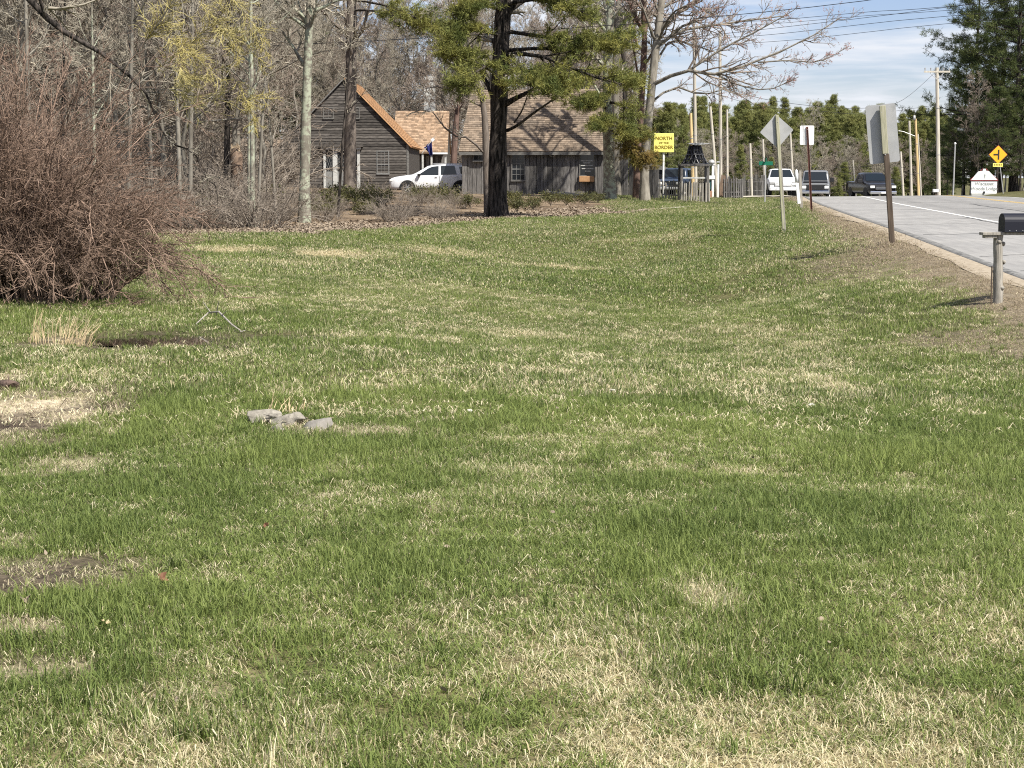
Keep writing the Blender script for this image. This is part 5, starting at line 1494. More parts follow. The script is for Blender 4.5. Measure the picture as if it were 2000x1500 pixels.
# ------------------------------------------------------------------ fences and rustic things right of the barn
def picket_fence(name, label, pts, D0, D1, z_top, wd, gap, m, base_py=None, rnd=.12, round_=False, thick=.04):
    (pa, pb) = pts
    xa, xb = XP(pa, D0), XP(pb, D1)
    L_ = math.hypot(xb - xa, D1 - D0)
    r = root(name, label, 'fence', (xa, D0, 0), math.atan2(D1 - D0, xb - xa))
    s = 0
    while s < L_:
        w = wd * (.7 + .6 * random.random())
        f = s / L_
        X, Y = xa + (xb - xa) * f, D0 + (D1 - D0) * f
        z = tz(X, Y); h = z_top(f) * (1 + (random.random() - .5) * rnd)
        t = (random.random() - .5) * .06
        if round_:
            MB().tube([(s + w / 2, 0, z - .2), (s + w / 2 + t * .5, .01, z + h * .5), (s + w / 2 + t, 0, z + h - .03), (s + w / 2 + t, 0, z + h)], [w / 2, w / 2 * .95, w / 2 * .9, w * .12], 6).build('picket', m, r)
        else:
            k = .04 * random.random()
            MB().prism([(s, z - .2), (s + w, z - .2), (s + w + t, z + h - k), (s + w * .5 + t, z + h), (s + t, z + h - .05)], -thick / 2 + random.random() * .02, thick / 2 + random.random() * .02).build('picket', m, r)
        s += w + gap * (.6 + .8 * random.random())
    for hh in (.3, .75):
        zz = tz(xa, D0), tz(xb, D1)
        MB().tube([(0, thick, zz[0] + z_top(0) * hh), (L_, thick, zz[1] + z_top(1) * hh)], .04, 5).build('rail', m, r)
    return r
picket_fence('stockade_fence', 'tall grey slab stockade fence joining the barn end', (1180, 1282), 98.6, 97.0, lambda f: 2.35 - .75 * f, .24, .03, M['barn'], rnd=.2)
picket_fence('picket_fence', 'low weathered picket fence in front of the dark parked car', (1284, 1324), 96.6, 96.2, lambda f: 1.05, .075, .07, M['post_wood'], rnd=.25, round_=True)
picket_fence('stick_fence', 'dark brush-stick fence beside the brown wooden slab right of the kiosk', (1408, 1445), 101, 102, lambda f: 1.25, .10, .05, M['barn'], rnd=.25, round_=True)
picket_fence('stick_fence', 'low grey stick fence ending near the street name sign', (1446, 1490), 112, 114, lambda f: 1.2, .07, .06, M['barn'], rnd=.3, round_=True)
# wishing-well like rustic stand
wd_ = 96.0
wx = XP(1350, wd_); wz = tz(wx, wd_)
def wZ(py): return W(0, py, wd_).z - wz
def wX(px): return XP(px, wd_) - wx
well = root('rustic_well_house', 'rustic wooden well house with a slab base, black lattice cage and thin cap', 'well house', (wx, wd_, wz))
x = wX(1322)
while x < wX(1376):
    w = .07 + .08 * random.random()
    for yy in (-.72, .72):
        MB().tube([(x + w / 2, yy, -.15), (x + w / 2 + (random.random() - .5) * .06, yy, wZ(356) + .12 * (random.random() - .5))], [w / 2 * .9, w / 2 * .8], 6).build('slab', M['post_wood'], well)
    x += w + .03
for sx_ in (-1, 1):
    for k in range(10):
        yy = -.68 + k * .15
        MB().tube([(sx_ * .74, yy, -.15), (sx_ * .74, yy, wZ(356) + .1 * (random.random() - .5))], [.05, .045], 6).build('slab', M['post_wood'], well)
for sx_ in (-1, 1):
    for sy in (-1, 1):
        MB().bbox(sx_ * .70 - .06, sx_ * .70 + .06, sy * .66 - .06, sy * .66 + .06, -.1, wZ(324), .01).build('post', M['barn'] if sy < 0 else M['black_paint'], well)
MB().bbox(-.62, .62, -.6, .6, wZ(349), wZ(346), .01).build('ledge', M['trim_white'], well)
MB().bbox(wX(1322), wX(1377), -.78, .78, wZ(325), wZ(321), .02).build('platform', M['barn'], well)
cage = MB()
for k in range(14):
    a = 2 * math.pi * k / 14
    zz = np.linspace(wZ(321), wZ(284), 6); rr_ = [.72, .60, .47, .40, .36, .30]
    cage.tube([(math.cos(a + .12 * j) * q + wX(1352), math.sin(a + .12 * j) * q, z) for j, (z, q) in enumerate(zip(zz, rr_))], .03, 5)
    cage.tube([(math.cos(a - .12 * j) * q + wX(1352), math.sin(a - .12 * j) * q, z) for j, (z, q) in enumerate(zip(zz, rr_))], .028, 5)
for z, q in zip(np.linspace(wZ(320), wZ(285), 5), (.72, .57, .45, .38, .31)):
    cage.tube([(math.cos(a) * q + wX(1352), math.sin(a) * q, z) for a in np.linspace(0, 6.283, 15)], .03, 5)
cage.tube([(wX(1352), 0, wZ(322)), (wX(1352), 0, wZ(284))], [.30, .22], 9)
cage.build('cage', M['black_paint'], well)
MB().prism([(wX(1338), wZ(281)), (wX(1352), wZ(284)), (wX(1362), wZ(283)), (wX(1378), wZ(281)), (wX(1378), wZ(280)), (wX(1362), wZ(279)), (wX(1338), wZ(279.5))], -.5, .5).build('cap', M['galv'], well)
# kiosk
kd = 103.0; kx = XP(1385, kd); kz = tz(kx, kd)
def kZ(py): return W(0, py, kd).z - kz
def kX(px): return XP(px, kd) - kx
ks = root('sign_kiosk', 'narrow cream kiosk frame with a teal lower panel and small lamp cap', 'kiosk', (kx, kd, kz))
for a, b in ((1375.5, 1378.5), (1385, 1389.5), (1395.5, 1399)):
    MB().bbox(kX(a), kX(b), -.06, .06, -.1, kZ(321), .008).build('post', M['white_paint'], ks)
MB().bbox(kX(1375), kX(1391), -.09, .09, kZ(350), kZ(343), .01).build('cross_board', M['white_paint'], ks)
MB().bbox(kX(1376), kX(1390), -.08, .08, kZ(323), kZ(320), .01).build('head_board', M['white_paint'], ks)
MB().bbox(kX(1377), kX(1386), .0, .05, kZ(370), kZ(352), .01).build('teal_panel', mat('teal_panel', (.03, .09, .09), None, rough=.5), ks)
MB().bbox(kX(1376), kX(1386), -.12, .1, -.05, kZ(373), .02).build('brick_base', mat('brick_base', (.30, .16, .10), (.42, .26, .18), 8), ks)
mb = MB(); mb.smooth = True
mb.tube([(kX(1384), 0, kZ(320)), (kX(1384), 0, kZ(318)), (kX(1385), 0, kZ(314)), (kX(1385), 0, kZ(311.5))], [.17, .20, .16, .03], 10)
mb.build('lamp_cap', M['galv'], ks)
MB().bbox(kX(1394), kX(1399.5), -.1, .1, kZ(318), kZ(315), .02).build('side_cap', M['galv'], ks)
sb = root('wooden_slab', 'upright red-brown rough slab leaning between the two poles', 'slab', (XP(1408, 102), 102, tz(XP(1408, 102), 102)))
MB().prism([(-.2, -.1), (.28, -.1), (.34, .55), (.18, 1.25), (-.12, 1.35), (-.24, .6)], -.05, .05).build('board', M['bark_snag'], sb)
# NORTH OF THE BORDER sign
yd = 101.5; yx = XP(1291, yd); yz = tz(yx, yd)
def yZ(py): return W(0, py, yd).z - yz
def yX(px): return XP(px, yd) - yx
ys = root('shop_sign', 'yellow square shop sign box on a white pole reading NORTH OF THE BORDER', 'sign', (yx, yd, yz))
MB().tube([(.0, 0, -.3), (.02, 0, yZ(297))], .06, 10).build('pole', M['white_paint'], ys)
tilt = Matrix.Rotation(R(-2), 4, 'Y')
MB().bbox(yX(1272.5), yX(1311), -.14, .14, yZ(297.5), yZ(260.5), .025, M=None).build('sign_box', M['yellow_sign'], ys)
for t, py, sz in (('NORTH', 270.5, .27), ('OF THE', 279.3, .16), ('BORDER', 288, .27)):
    me = text_mesh(t, sz)
    o = obj('lettering', me, M['text_brown'], ys, (yX(1291.7), -.148, yZ(py)))
    o.rotation_euler = (R(90), 0, 0)
# shed behind the sign
sh_ = root('shed', 'small dark shed roof peeking out beside the yellow sign', 'shed', (XP(1280, 112), 112, tz(XP(1280, 112), 112)))
MB().box(-.75, .55, 0, 2.2, -.2, 1.75).build('wall', M['black_paint'], sh_)
MB().prism([(-.85, 1.75), (.62, 1.62), (.62, 1.8), (-.85, 2.15)], -.15, 2.4).build('roof', M['trim_grey'], sh_)

# ------------------------------------------------------------------ poles and wires
def pole(name, label, base, top, D, w, m='pole_wood', bolts=0):
    x0 = XP(base[0], D); z0 = tz(x0, D)
    t = W(top[0], top[1], D)
    r = root(name, label, 'pole', (x0, D, z0))
    rad = w / FPX * D / 2
    MB().tube([(0, 0, -.3), ((t.x - x0) * .5, 0, (t.z - z0) * .5), (t.x - x0, 0, t.z - z0)], [rad * 1.1, rad, rad * .85], 10).build('shaft', M[m], r)
    # dark bands, a number plate and top cap
    for f in (.35, .7):
        MB().tube([((t.x - x0) * f, 0, (t.z - z0) * f - .02), ((t.x - x0) * f, 0, (t.z - z0) * f + .02)], rad * 1.12, 10).build('band', M['galv'], r)
    return r, (t.x - x0, 0, t.z - z0)
pole('utility_pole', 'yellowish shorter pole doubled up against a taller grey pole behind the well house', (1350, 370), (1349, 221), 108, 6.5, 'pole_orange')
pole('utility_pole', 'tall grey pole directly beside the yellowish doubled pole', (1355, 370), (1355, 40), 109, 6.5)
pole('utility_pole', 'thin crooked grey pole leaning left above the cream kiosk', (1397, 386), (1387, 208), 104, 6)
pole('utility_pole', 'tall pale straight pole right of the crooked one', (1403, 386), (1406, 60), 106, 6.5)
pole('utility_pole', 'slim grey pole with its top below the treeline, right of the pale tall one', (1416, 386), (1420, 214), 108, 4.5)
pole('utility_pole', 'short grey bollard-like pole beside the driveway', (1463, 384), (1465, 280), 112, 5)
pole('utility_pole', 'slim pole behind the green street name sign', (1489, 380), (1490, 272), 128, 4.5)
pole('flag_pole', 'pale flagpole rising behind the diamond sign', (1544, 372), (1543, 252), 135, 4.5)
pole('utility_pole', 'short pale post down the road between the grey and black trucks', (1666, 384), (1666, 313), 150, 3)
pole('utility_pole', 'slim pole right of the black truck', (1757, 384), (1759, 296), 140, 4.5)
pole('utility_pole', 'grey pole with its top hidden in the pines, second from the black truck', (1772, 384), (1776, 236), 138, 5)
p_, tp_ = pole('utility_pole', 'yellowish pole carrying a street lamp arm', (1786, 384), (1788, 232), 136, 5, 'pole_orange')
MB().tube([(tp_[0], -.02, tp_[2] - 1.3), (tp_[0] - .9, -.02, tp_[2] - .95), (tp_[0] - 1.25, -.02, tp_[2] - .9)], .03, 6).build('lamp_arm', M['galv'], p_)
mb = MB(); mb.smooth = True; mb.tube([(tp_[0] - .1, -.06, tp_[2] - .1), (tp_[0] - .1, -.06, tp_[2] + .25)], [.13, .08], 8); mb.build('lamp_head', M['galv'], p_)
pole('utility_pole', 'thin white pole beside the yellowish lamp pole', (1791, 384), (1793, 262), 135, 2.6)
p_, tp_ = pole('utility_pole', 'tall utility pole with a crossarm at the right side of the road', (1824, 386), (1830, 132), 128, 7.5)
MB().box(tp_[0] - .92, tp_[0] + .92, -.12, -.04, tp_[2] - .35, tp_[2] - .23).build('crossarm', M['pole_wood'], p_)
for k in (-.85, -.45, .45, .85):
    MB().tube([(tp_[0] + k, -.08, tp_[2] - .23), (tp_[0] + k, -.08, tp_[2] - .02)], [.03, .05], 7).build('insulator', M['galv'], p_)
for s in (-1, 1):
    MB().tube([(tp_[0] + s * .5, -.08, tp_[2] - .35), (tp_[0], -.12, tp_[2] - .85)], .02, 5).build('brace', M['galv'], p_)
lp = root('lamp_post', 'slender grey lamp post with a small white head right of the crossarm pole', 'lamp post', (XP(1851, 126), 126, tz(XP(1851, 126), 126)))
lt_ = W(1854, 282, 126).z - lp.location.z
MB().tube([(0, 0, -.2), (.05, 0, lt_)], [.06, .045], 8).build('shaft', M['galv'], lp)
mb = MB(); mb.smooth = True; mb.tube([(.05, 0, lt_ - .04), (.05, 0, lt_ + .08), (.05, 0, lt_ + .14)], [.05, .09, .03], 8); mb.build('lamp_head', M['white_paint'], lp)
def wire(label, pts, r=.02, sag=True):
    A, Q = pathline(pts, [1] * len(pts), 28)
    o = obj('power_line', Cloud().add(*tubes(A, np.full(A.shape[:2], r), 4)).mesh('power_line'), M['wire'])
    return tag(o, label, 'wire')
wire('long black wire crossing before the house roof and through the big pine', [(-60, 104, 74), (300, 98, 72), (510, 90, 70), (870, 72, 68), (1110, 55, 66), (1340, 38, 64), (1700, 0, 60), (2150, -70, 54)], .011)
wire('second thin wire just below the long black one in the pine', [(700, 118, 80), (950, 100, 80), (1250, 82, 78), (1600, 45, 74), (1850, 14, 70), (2150, -30, 66)], .009)
wire('upper wire of the four sloping over the road', [(1355, 44, 109), (1500, 40, 104), (1700, 23, 96), (1800, 17, 92), (2200, -16, 80)], .012)
wire('second wire of the four sloping over the road', [(1355, 52, 109), (1500, 47, 104), (1700, 30, 96), (1800, 24, 92), (2200, -6, 80)], .010)
wire('third wire of the four sloping over the road', [(1355, 76, 109), (1500, 68, 104), (1700, 46, 96), (1800, 36, 92), (2200, 2, 80)], .012)
wire('lowest wire of the four sloping over the road', [(1406, 88, 106), (1550, 78, 102), (1700, 62, 96), (1800, 51, 92), (2200, 14, 80)], .011)
wire('distant sagging wire from the poles to the crossarm', [(1406, 165, 106), (1490, 193, 112), (1600, 208, 118), (1690, 211, 122), (1760, 197, 125), (1828, 140, 128)], .013)
wire('distant lower wire dipping below the sagging one', [(1420, 190, 108), (1490, 208, 114), (1600, 217, 119), (1700, 222, 123), (1828, 205, 128)], .011)
wire('low wire strung across behind the trucks', [(1290, 306, 114), (1400, 306, 128), (1540, 327, 150), (1680, 326, 150), (1760, 318, 140)], .014)

# ------------------------------------------------------------------ road signs and mailboxes
def sign_root(name, label, px, D, cat='sign', rz=0.0):
    x = XP(px, D); z = tz(x, D)
    return root(name, label, cat, (x, D, z), rz), x, z
def rounded(w, h, r, n=5):
    pts = []
    for cx, cy, a0 in ((w / 2 - r, h / 2 - r, 0), (-w / 2 + r, h / 2 - r, 90), (-w / 2 + r, -h / 2 + r, 180), (w / 2 - r, -h / 2 + r, 270)):
        for i in range(n + 1):
            a = R(a0 + 90 * i / n); pts.append((cx + r * math.cos(a), cy + r * math.sin(a)))
    return pts
# large grey-backed sign on a wooden post
d = 37.2
s, x, z = sign_root('road_sign', 'large blank grey back of a tall road sign on a wooden post near the kerb', 1736, d, rz=R(-7))
def q(px, py, D, x, z):
    p = W(px, py, D); return p.x - x, p.z - z
tx, tzp = q(1725, 203, d, x, z); mxp, mzp = q(1725.5, 300, d, x, z)
ln = Matrix.Rotation(math.atan2(tx, tzp), 4, 'Y')
mb = MB(); mb.bbox(-.052, .058, -.06, .07, -.4, mzp, .012, M=ln); mb.build('post_lower', M['post_brown'], s)
MB().bbox(-.075, .045, -.07, .05, mzp + .004, tzp - .02, .012, M=ln).build('post_upper', M['post_green'], s)
cx_, cz_ = q(1725, 261, d, x, z)
sw = 58 / FPX * d; shh = 113 / FPX * d
P_ = Matrix.Translation((cx_, .10, cz_)) @ Matrix.Rotation(math.atan2(tx, tzp) + R(-1), 4, 'Y') @ Matrix.Rotation(R(2), 4, 'Z')
mb = MB(); mb.prism(rounded(sw, shh, .05), -.004, .004, M=P_); mb.build('panel', M['sign_back'], s)
for k in (-.36, .36):
    MB().tube([P_ @ Vector((.0, -.17, shh * k)), P_ @ Vector((.0, .01, shh * k))], .012, 6).build('bolt', M['galv'], s)
# diamond
d = 50.0
s, x, z = sign_root('road_sign', 'grey back of a diamond warning sign on a leaning pale post', 1526, d, rz=R(4))
tx, tzp = q(1517, 224, d, x, z)
ln = Matrix.Rotation(math.atan2(tx, tzp), 4, 'Y')
MB().bbox(-.045, .045, -.05, .04, -.35, tzp, .01, M=ln).build('post', M['post_green'], s)
MB().box(.016, .05, -.053, -.051, -.3, tzp * .62, M=ln).build('side_face', M['post_wood'], s)
cx_, cz_ = q(1517.5, 256, d, x, z)
k = 33 / FPX * d
P_ = Matrix.Translation((cx_, .05, cz_)) @ Matrix.Rotation(R(45) + math.atan2(tx, tzp), 4, 'Y')
mb = MB(); mb.prism(rounded(k * 1.414, k * 1.414, .035), -.004, .004, M=P_); mb.build('panel', M['sign_back'], s)
for kk in (-.25, .25): MB().tube([(cx_, -.06, cz_ + kk), (cx_, .05, cz_ + kk)], .012, 6).build('bolt', M['galv'], s)
# white sign on rusty channel
d = 62.0
s, x, z = sign_root('road_sign', 'small white-backed rectangular sign on a rusty steel channel post', 1579, d, rz=R(-3))
tx, tzp = q(1576.5, 247, d, x, z)
ln = Matrix.Rotation(math.atan2(tx, tzp), 4, 'Y')
mb = MB(); mb.box(-.035, -.028, -.03, .02, -.3, tzp, M=ln); mb.box(.028, .035, -.03, .02, -.3, tzp, M=ln); mb.box(-.028, .028, .012, .02, -.3, tzp, M=ln)
mb.build('post', M['rust'], s)
cx_, cz_ = q(1576.5, 264, d, x, z)
mb = MB(); mb.prism(rounded(27 / FPX * d, 37 / FPX * d, .04), .024, .031, M=Matrix.Translation((cx_, 0, cz_))); mb.build('panel', M['white_paint'], s)
for kk in (-.2, .2): MB().tube([(cx_, -.02, cz_ + kk), (cx_, .03, cz_ + kk)], .012, 6).build('bolt', M['galv'], s)
# green street name sign
d = 84
s, x, z = sign_root('street_name_sign', 'small green street name blade on a thin dark post', 1488, d)
tx, tzp = q(1495, 322, d, x, z)
MB().tube([(0, 0, -.3), (tx, 0, tzp)], .03, 8).build('post', M['galv'], s)
MB().bbox(tx - .30, tx + .34, -.012, .012, tzp - .02, tzp + .16, .004).build('blade', M['green_sign'], s)
MB().bbox(tx - .012, tx + .012, -.30, .30, tzp + .17, tzp + .32, .004).build('cross_blade', M['green_sign'], s)
# white mailbox post
d = 70.0
s, x, z = sign_root('mailbox_post', 'white rounded mailbox arm and post against a grey wooden post beside the road', 1561, d, 'mailbox')
def q2(px, py): return q(px, py, d, x, z)
a, b = q2(1565, 404), q2(1562, 332)
MB().bbox(a[0] - .04, a[0] + .06, -.02, .08, -.25, b[1] - .02, .01, M=Matrix.Rotation(math.atan2(b[0] - a[0], b[1]), 4, 'Y')).build('post', M['post_wood'], s)
mb = MB(); mb.smooth = True
p0, p1, p2 = q2(1555, 331), q2(1555, 340), q2(1555.5, 356)
mb.tube([(p0[0], -.06, p0[1]), (p0[0], -.06, p0[1] - .05), (p1[0], -.06, p1[1]), (p2[0], -.06, p2[1])], [.015, .05, .075, .07], 10); mb.build('rounded_top', M['white_paint'], s)
p3, p4 = q2(1556, 357), q2(1560, 398)
MB().bbox(-.06, .06, -.12, -.03, 0, p3[1] - p4[1], .012, M=Matrix.Translation((p4[0], 0, p4[1])) @ Matrix.Rotation(math.atan2(p3[0] - p4[0], p3[1] - p4[1]), 4, 'Y')).build('white_post', M['white_paint'], s)
p5 = q2(1545, 359)
MB().bbox(p5[0], p3[0], -.11, -.04, p3[1] - .10, p3[1] - .02, .012).build('arm', M['white_paint'], s)
# dark mailbox on a grey log post
d = 24.5
s, x, z = sign_root('mailbox', 'dark navy mailbox on a knotty grey log post beside the kerb', 1945, d, 'mailbox', rz=R(3))
ph = q(1942, 456, d, x, z)[1]
gg = np.random.default_rng(9)
P0 = np.stack([np.linspace(0, -.03, 12) + gg.normal(size=12) * .004, gg.normal(size=12) * .003, np.linspace(-.25, ph - .02, 12)], -1)[None]
R0 = np.linspace(.070, .064, 12)[None] * (1 + gg.normal(size=(1, 12)) * .04)
MB_ = Cloud().add(*tubes(P0, R0, 14))
post = obj('post', MB_.mesh('post', True), M['post_wood'], s)
for kz_, a in ((.20, -60), (.55, 10), (.83, -120), (.80, 30), (.42, 170)):
    mb = MB(); mb.smooth = True
    dx, dy = math.cos(R(a)), math.sin(R(a))
    mb.tube([(dx * .05, dy * .05, kz_), (dx * .075, dy * .075, kz_ + .01), (dx * .09, dy * .09, kz_ + .014)], [.035, .026, .012], 8); mb.build('knot', M['post_wood'], post)
bw = q(1947, 456, d, x, z)[0]
MB().bbox(-.27, .62, -.09, .09, ph - .02, ph + .018, .006).build('board', M['post_wood'], s)
MB().bbox(-.23, -.07, -.07, .07, ph - .062, ph - .022, .006).build('bracket', M['post_wood'], s)
arc = [(-.14, ph + .022)] + [(-.14, ph + .16)] + [(.14 * math.cos(a), ph + .16 + .115 * math.sin(a)) for a in np.linspace(math.pi, 0, 12)[1:-1]] + [(.14, ph + .16), (.14, ph + .022)]
bxm = MB().prism(arc, .012, .60, axis='x').build('box', mat('navy_mailbox_enamel', (.008, .009, .016), None, rough=.55, spec=.3), s)
MB().prism([(a * 1.03, b if b < ph + .1 else b + .004) for a, b in arc], .595, .612, axis='x').build('door', M['black_paint'], bxm)
for k in range(6):
    MB().tube([(.08 + k * .09, -.146, ph + .042), (.08 + k * .09, -.138, ph + .042)], .006, 6).build('rivet', M['galv'], bxm)
st_ = MB().tube([(-.105, -.02, -.1), (-.11, -.02, .50)], .010, 6); st_.build('stake', M['post_brown'], s)

# Wiscasset Woods Lodge sign and warning sign on the far side
d = 129.0
s, x, z = sign_root('lodge_sign', 'white house-shaped lodge sign with a dark red roof edge across the road', 1921, d)
def l2(px, py): return q(px, py, d, x, z)
(x0, zb), (x1, zt) = l2(1896, 382), l2(1947, 353)
zm = l2(0, 378)[1]
MB().bbox(x0 + .02, x1 - .02, -.10, .14, -.3, zm, .02).build('plinth', M['concrete'], s)
MB().bbox(x0, x1, -.08, .08, zm + .004, zt - .02, .01).build('panel', M['white_paint'], s)
MB().box(x0 - .06, x1 + .06, -.11, .11, zt - .018, zt + .06).build('trim', M['red_paint'], s)
ap = l2(1923, 331)
xm = (x0 + x1) / 2
MB().prism([(x0 - .02, zt + .062), (x1 + .02, zt + .062), (xm + .32, ap[1] - .12), (xm + .10, ap[1] - .08), (xm + .08, ap[1] + .05), (xm - .1, ap[1] + .05), (xm - .12, ap[1] - .1), (xm - .42, ap[1] - .14)], -.07, .07).build('gable', M['white_paint'], s)
for sx_, xe, xt in ((-1, x0 - .06, xm - .1), (1, x1 + .06, xm + .1)):
    MB().tube([(xe, 0, zt + .06), (xe * .45 + xt * .55, 0, (zt + .06) * .45 + (ap[1] + .02) * .55), (xt, 0, ap[1] + .06)], .035, 4).build('roof_edge', M['red_paint'], s)
MB().prism([(xm - .02, zt + .12), (xm + .03, zt + .2), (xm + .08, zt + .36), (xm + .05, zt + .5), (xm - .04, zt + .42), (xm, zt + .28)], -.08, -.071).build('emblem', M['text_grey'], s)
for t, py in (('Wiscasset', 359), ('Woods Lodge', 368.5)):
    me = text_mesh(t, .33)
    o = obj('lettering', me, M['text_grey'], s, (xm, -.086, l2(0, py)[1])); o.rotation_euler = (R(90), 0, 0)
MB().bbox(xm - .05, xm + .05, -.18, -.085, zm + .01, zm + .16, .01).build('spotlight', M['black_paint'], s)
d = 131.0
s, x, z = sign_root('warning_sign', 'orange-yellow diamond side-road warning sign with a small plate under it', 1949, d)
cx_, cz_ = q(1949.5, 302, d, x, z)
k = 17.5 / FPX * d
MB().tube([(0, .05, -.3), (cx_, .05, cz_ + k * .6)], .035, 8).build('post', M['galv'], s)
P_ = Matrix.Translation((cx_, 0, cz_)) @ Matrix.Rotation(R(45), 4, 'Y')
mb = MB(); mb.prism(rounded(k * 1.414, k * 1.414, .05), -.006, .006, M=P_); mb.build('panel', M['orange_sign'], s)
mb = MB(); mb.prism(rounded(k * 1.52, k * 1.52, .05), .0075, .012, M=P_); mb.build('border', M['red_paint'], s)
MB().bbox(cx_ - .03, cx_ + .09, -.014, -.008, cz_ - .36, cz_ + .36, .002).build('symbol_stem', M['text_dark'], s)
MB().bbox(cx_ - .34, cx_ - .031, -.014, -.008, cz_ - .06, cz_ + .06, .002).build('symbol_branch', M['text_dark'], s)
px_, pz_ = q(1949, 322, d, x, z)
MB().bbox(px_ - .36, px_ + .36, -.01, .01, pz_ - .14, pz_ + .12, .008).build('plate', M['yellow_sign'], s)
for i in range(5):
    MB().box(px_ - .28 + i * .12, px_ - .20 + i * .12, -.014, -.0105, pz_ - .05, pz_ + .05).build('plate_mark', M['text_brown'], s)
# white box-like mailbox and boulder near the crossarm pole
s, x, z = sign_root('roadside_box', 'small white box on a brown post just left of the crossarm pole', 1818, 127, 'mailbox')
MB().bbox(-.07, .07, -.07, .07, -.2, .62, .01).build('post', M['post_brown'], s)
MB().bbox(-.22, .22, -.15, .15, .624, .84, .03).build('box', M['white_paint'], s)
def rock(name, label, px, py, w, h, m, D=None, dep=None, group=None, sink=.25, seed=0):
    if D is None: x, D = G(px, py)
    else: x = XP(px, D)
    gg = np.random.default_rng(seed + 900)
    import bmesh
    wv = w / FPX * D / 2; hv = h / FPX * D; dv = dep or wv * .7
    bm = bmesh.new()
    pts = gg.normal(size=(22, 3)); pts /= np.linalg.norm(pts, axis=1)[:, None]
    pts = np.sign(pts) * np.abs(pts) ** .95 * (.75 + .4 * gg.random((22, 1)))
    for p in pts: bm.verts.new((p[0] * wv, p[1] * dv, p[2] * hv * .55 + p[0] * hv * .12 * gg.normal()))
    r_ = bmesh.ops.convex_hull(bm, input=bm.verts[:])
    loose = [v for v in bm.verts if not v.link_faces]
    bmesh.ops.delete(bm, geom=loose, context='VERTS')
    bmesh.ops.bevel(bm, geom=bm.edges[:], offset=min(wv, hv) * .07, segments=1, affect='EDGES')
    bmesh.ops.recalc_face_normals(bm, faces=bm.faces[:])
    me = bpy.data.meshes.new(name); bm.to_mesh(me); bm.free()
    o = obj(name, me, m, None, (x, D, tz(x, D) + hv * (.5 - sink)))
    tag(o, label, 'rock', group); o.rotation_euler = (gg.normal() * .15, gg.normal() * .15, gg.random() * .8 - .4)
    return o
rock('boulder', 'grey boulder at the foot of the crossarm pole', 1843, 378, 26, 12, M['stone'], D=127, seed=1)
rock('boulder', 'low grey boulder beside the lamp post', 1864, 379, 22, 9, M['stone'], D=127.5, seed=2)
rock('boulder', 'dark boulder next to the roadside box', 1806, 378, 18, 14, M['stone'], D=130, seed=3)
# ------------------------------------------------------------------ vehicles
def car_body(stations, name, m, parent):
    """loft along x (front = 0): x, z bottom, z belt, z top, half widths bottom / belt / top"""
    st = np.array(stations, float)
    xs = []
    for i in range(len(st) - 1): xs += list(np.linspace(st[i, 0], st[i + 1, 0], 4)[:-1])
    xs.append(st[-1, 0])
    V = []
    for x in xs:
        zb, zs, zt, wb, ws, wt_ = [np.interp(x, st[:, 0], st[:, i]) for i in range(1, 7)]
        zm = zb + (zs - zb) * .5
        half = [(wb * .86, zb), (wb * .97, zb + .05), (wb * 1.0, zb + (zs - zb) * .25), (ws * 1.01, zm), (ws * 1.0, zs - (zs - zb) * .15), (ws * .975, zs), (ws * .975 + (wt_ - ws * .975) * .5, zs + (zt - zs) * .52), (wt_, zt - min(.08, (zt - zs) * .25)), (wt_ * .9, zt - min(.02, (zt - zs) * .1)), (wt_ * .5, zt)]
        ring = [(x, y, z) for y, z in half] + [(x, -y, z) for y, z in reversed(half)]
        V += ring
    n, k = len(xs), 20
    ii = np.arange(n * k).reshape(n, k); jj = np.roll(ii, -1, 1)
    q = np.stack([ii[:-1], jj[:-1], jj[1:], ii[1:]], -1).reshape(-1, 4)
    me = bpy.data.meshes.new(name)
    me.from_pydata(V, [], [tuple(int(a) for a in f) for f in q] + [tuple(range(k)), tuple(range(n * k - 1, (n - 1) * k - 1, -1))])
    me.polygons.foreach_set('use_smooth', np.ones(len(me.polygons), bool))
    me.update()
    me.materials.append(m)
    o = bpy.data.objects.new(name, me); link(o, parent)
    def side(x, z, s=1, off=.012):
        zb, zs, zt, wb, ws, wt_ = [np.interp(x, st[:, 0], st[:, i]) for i in range(1, 7)]
        f = (z - zs) / max(zt - zs, .01)
        y = ws * .975 + (wt_ - ws * .975) * max(0, min(f, 1))
        if f < 0: y = ws * 1.01
        return (x, s * (y + off), z)
    return o, side, st
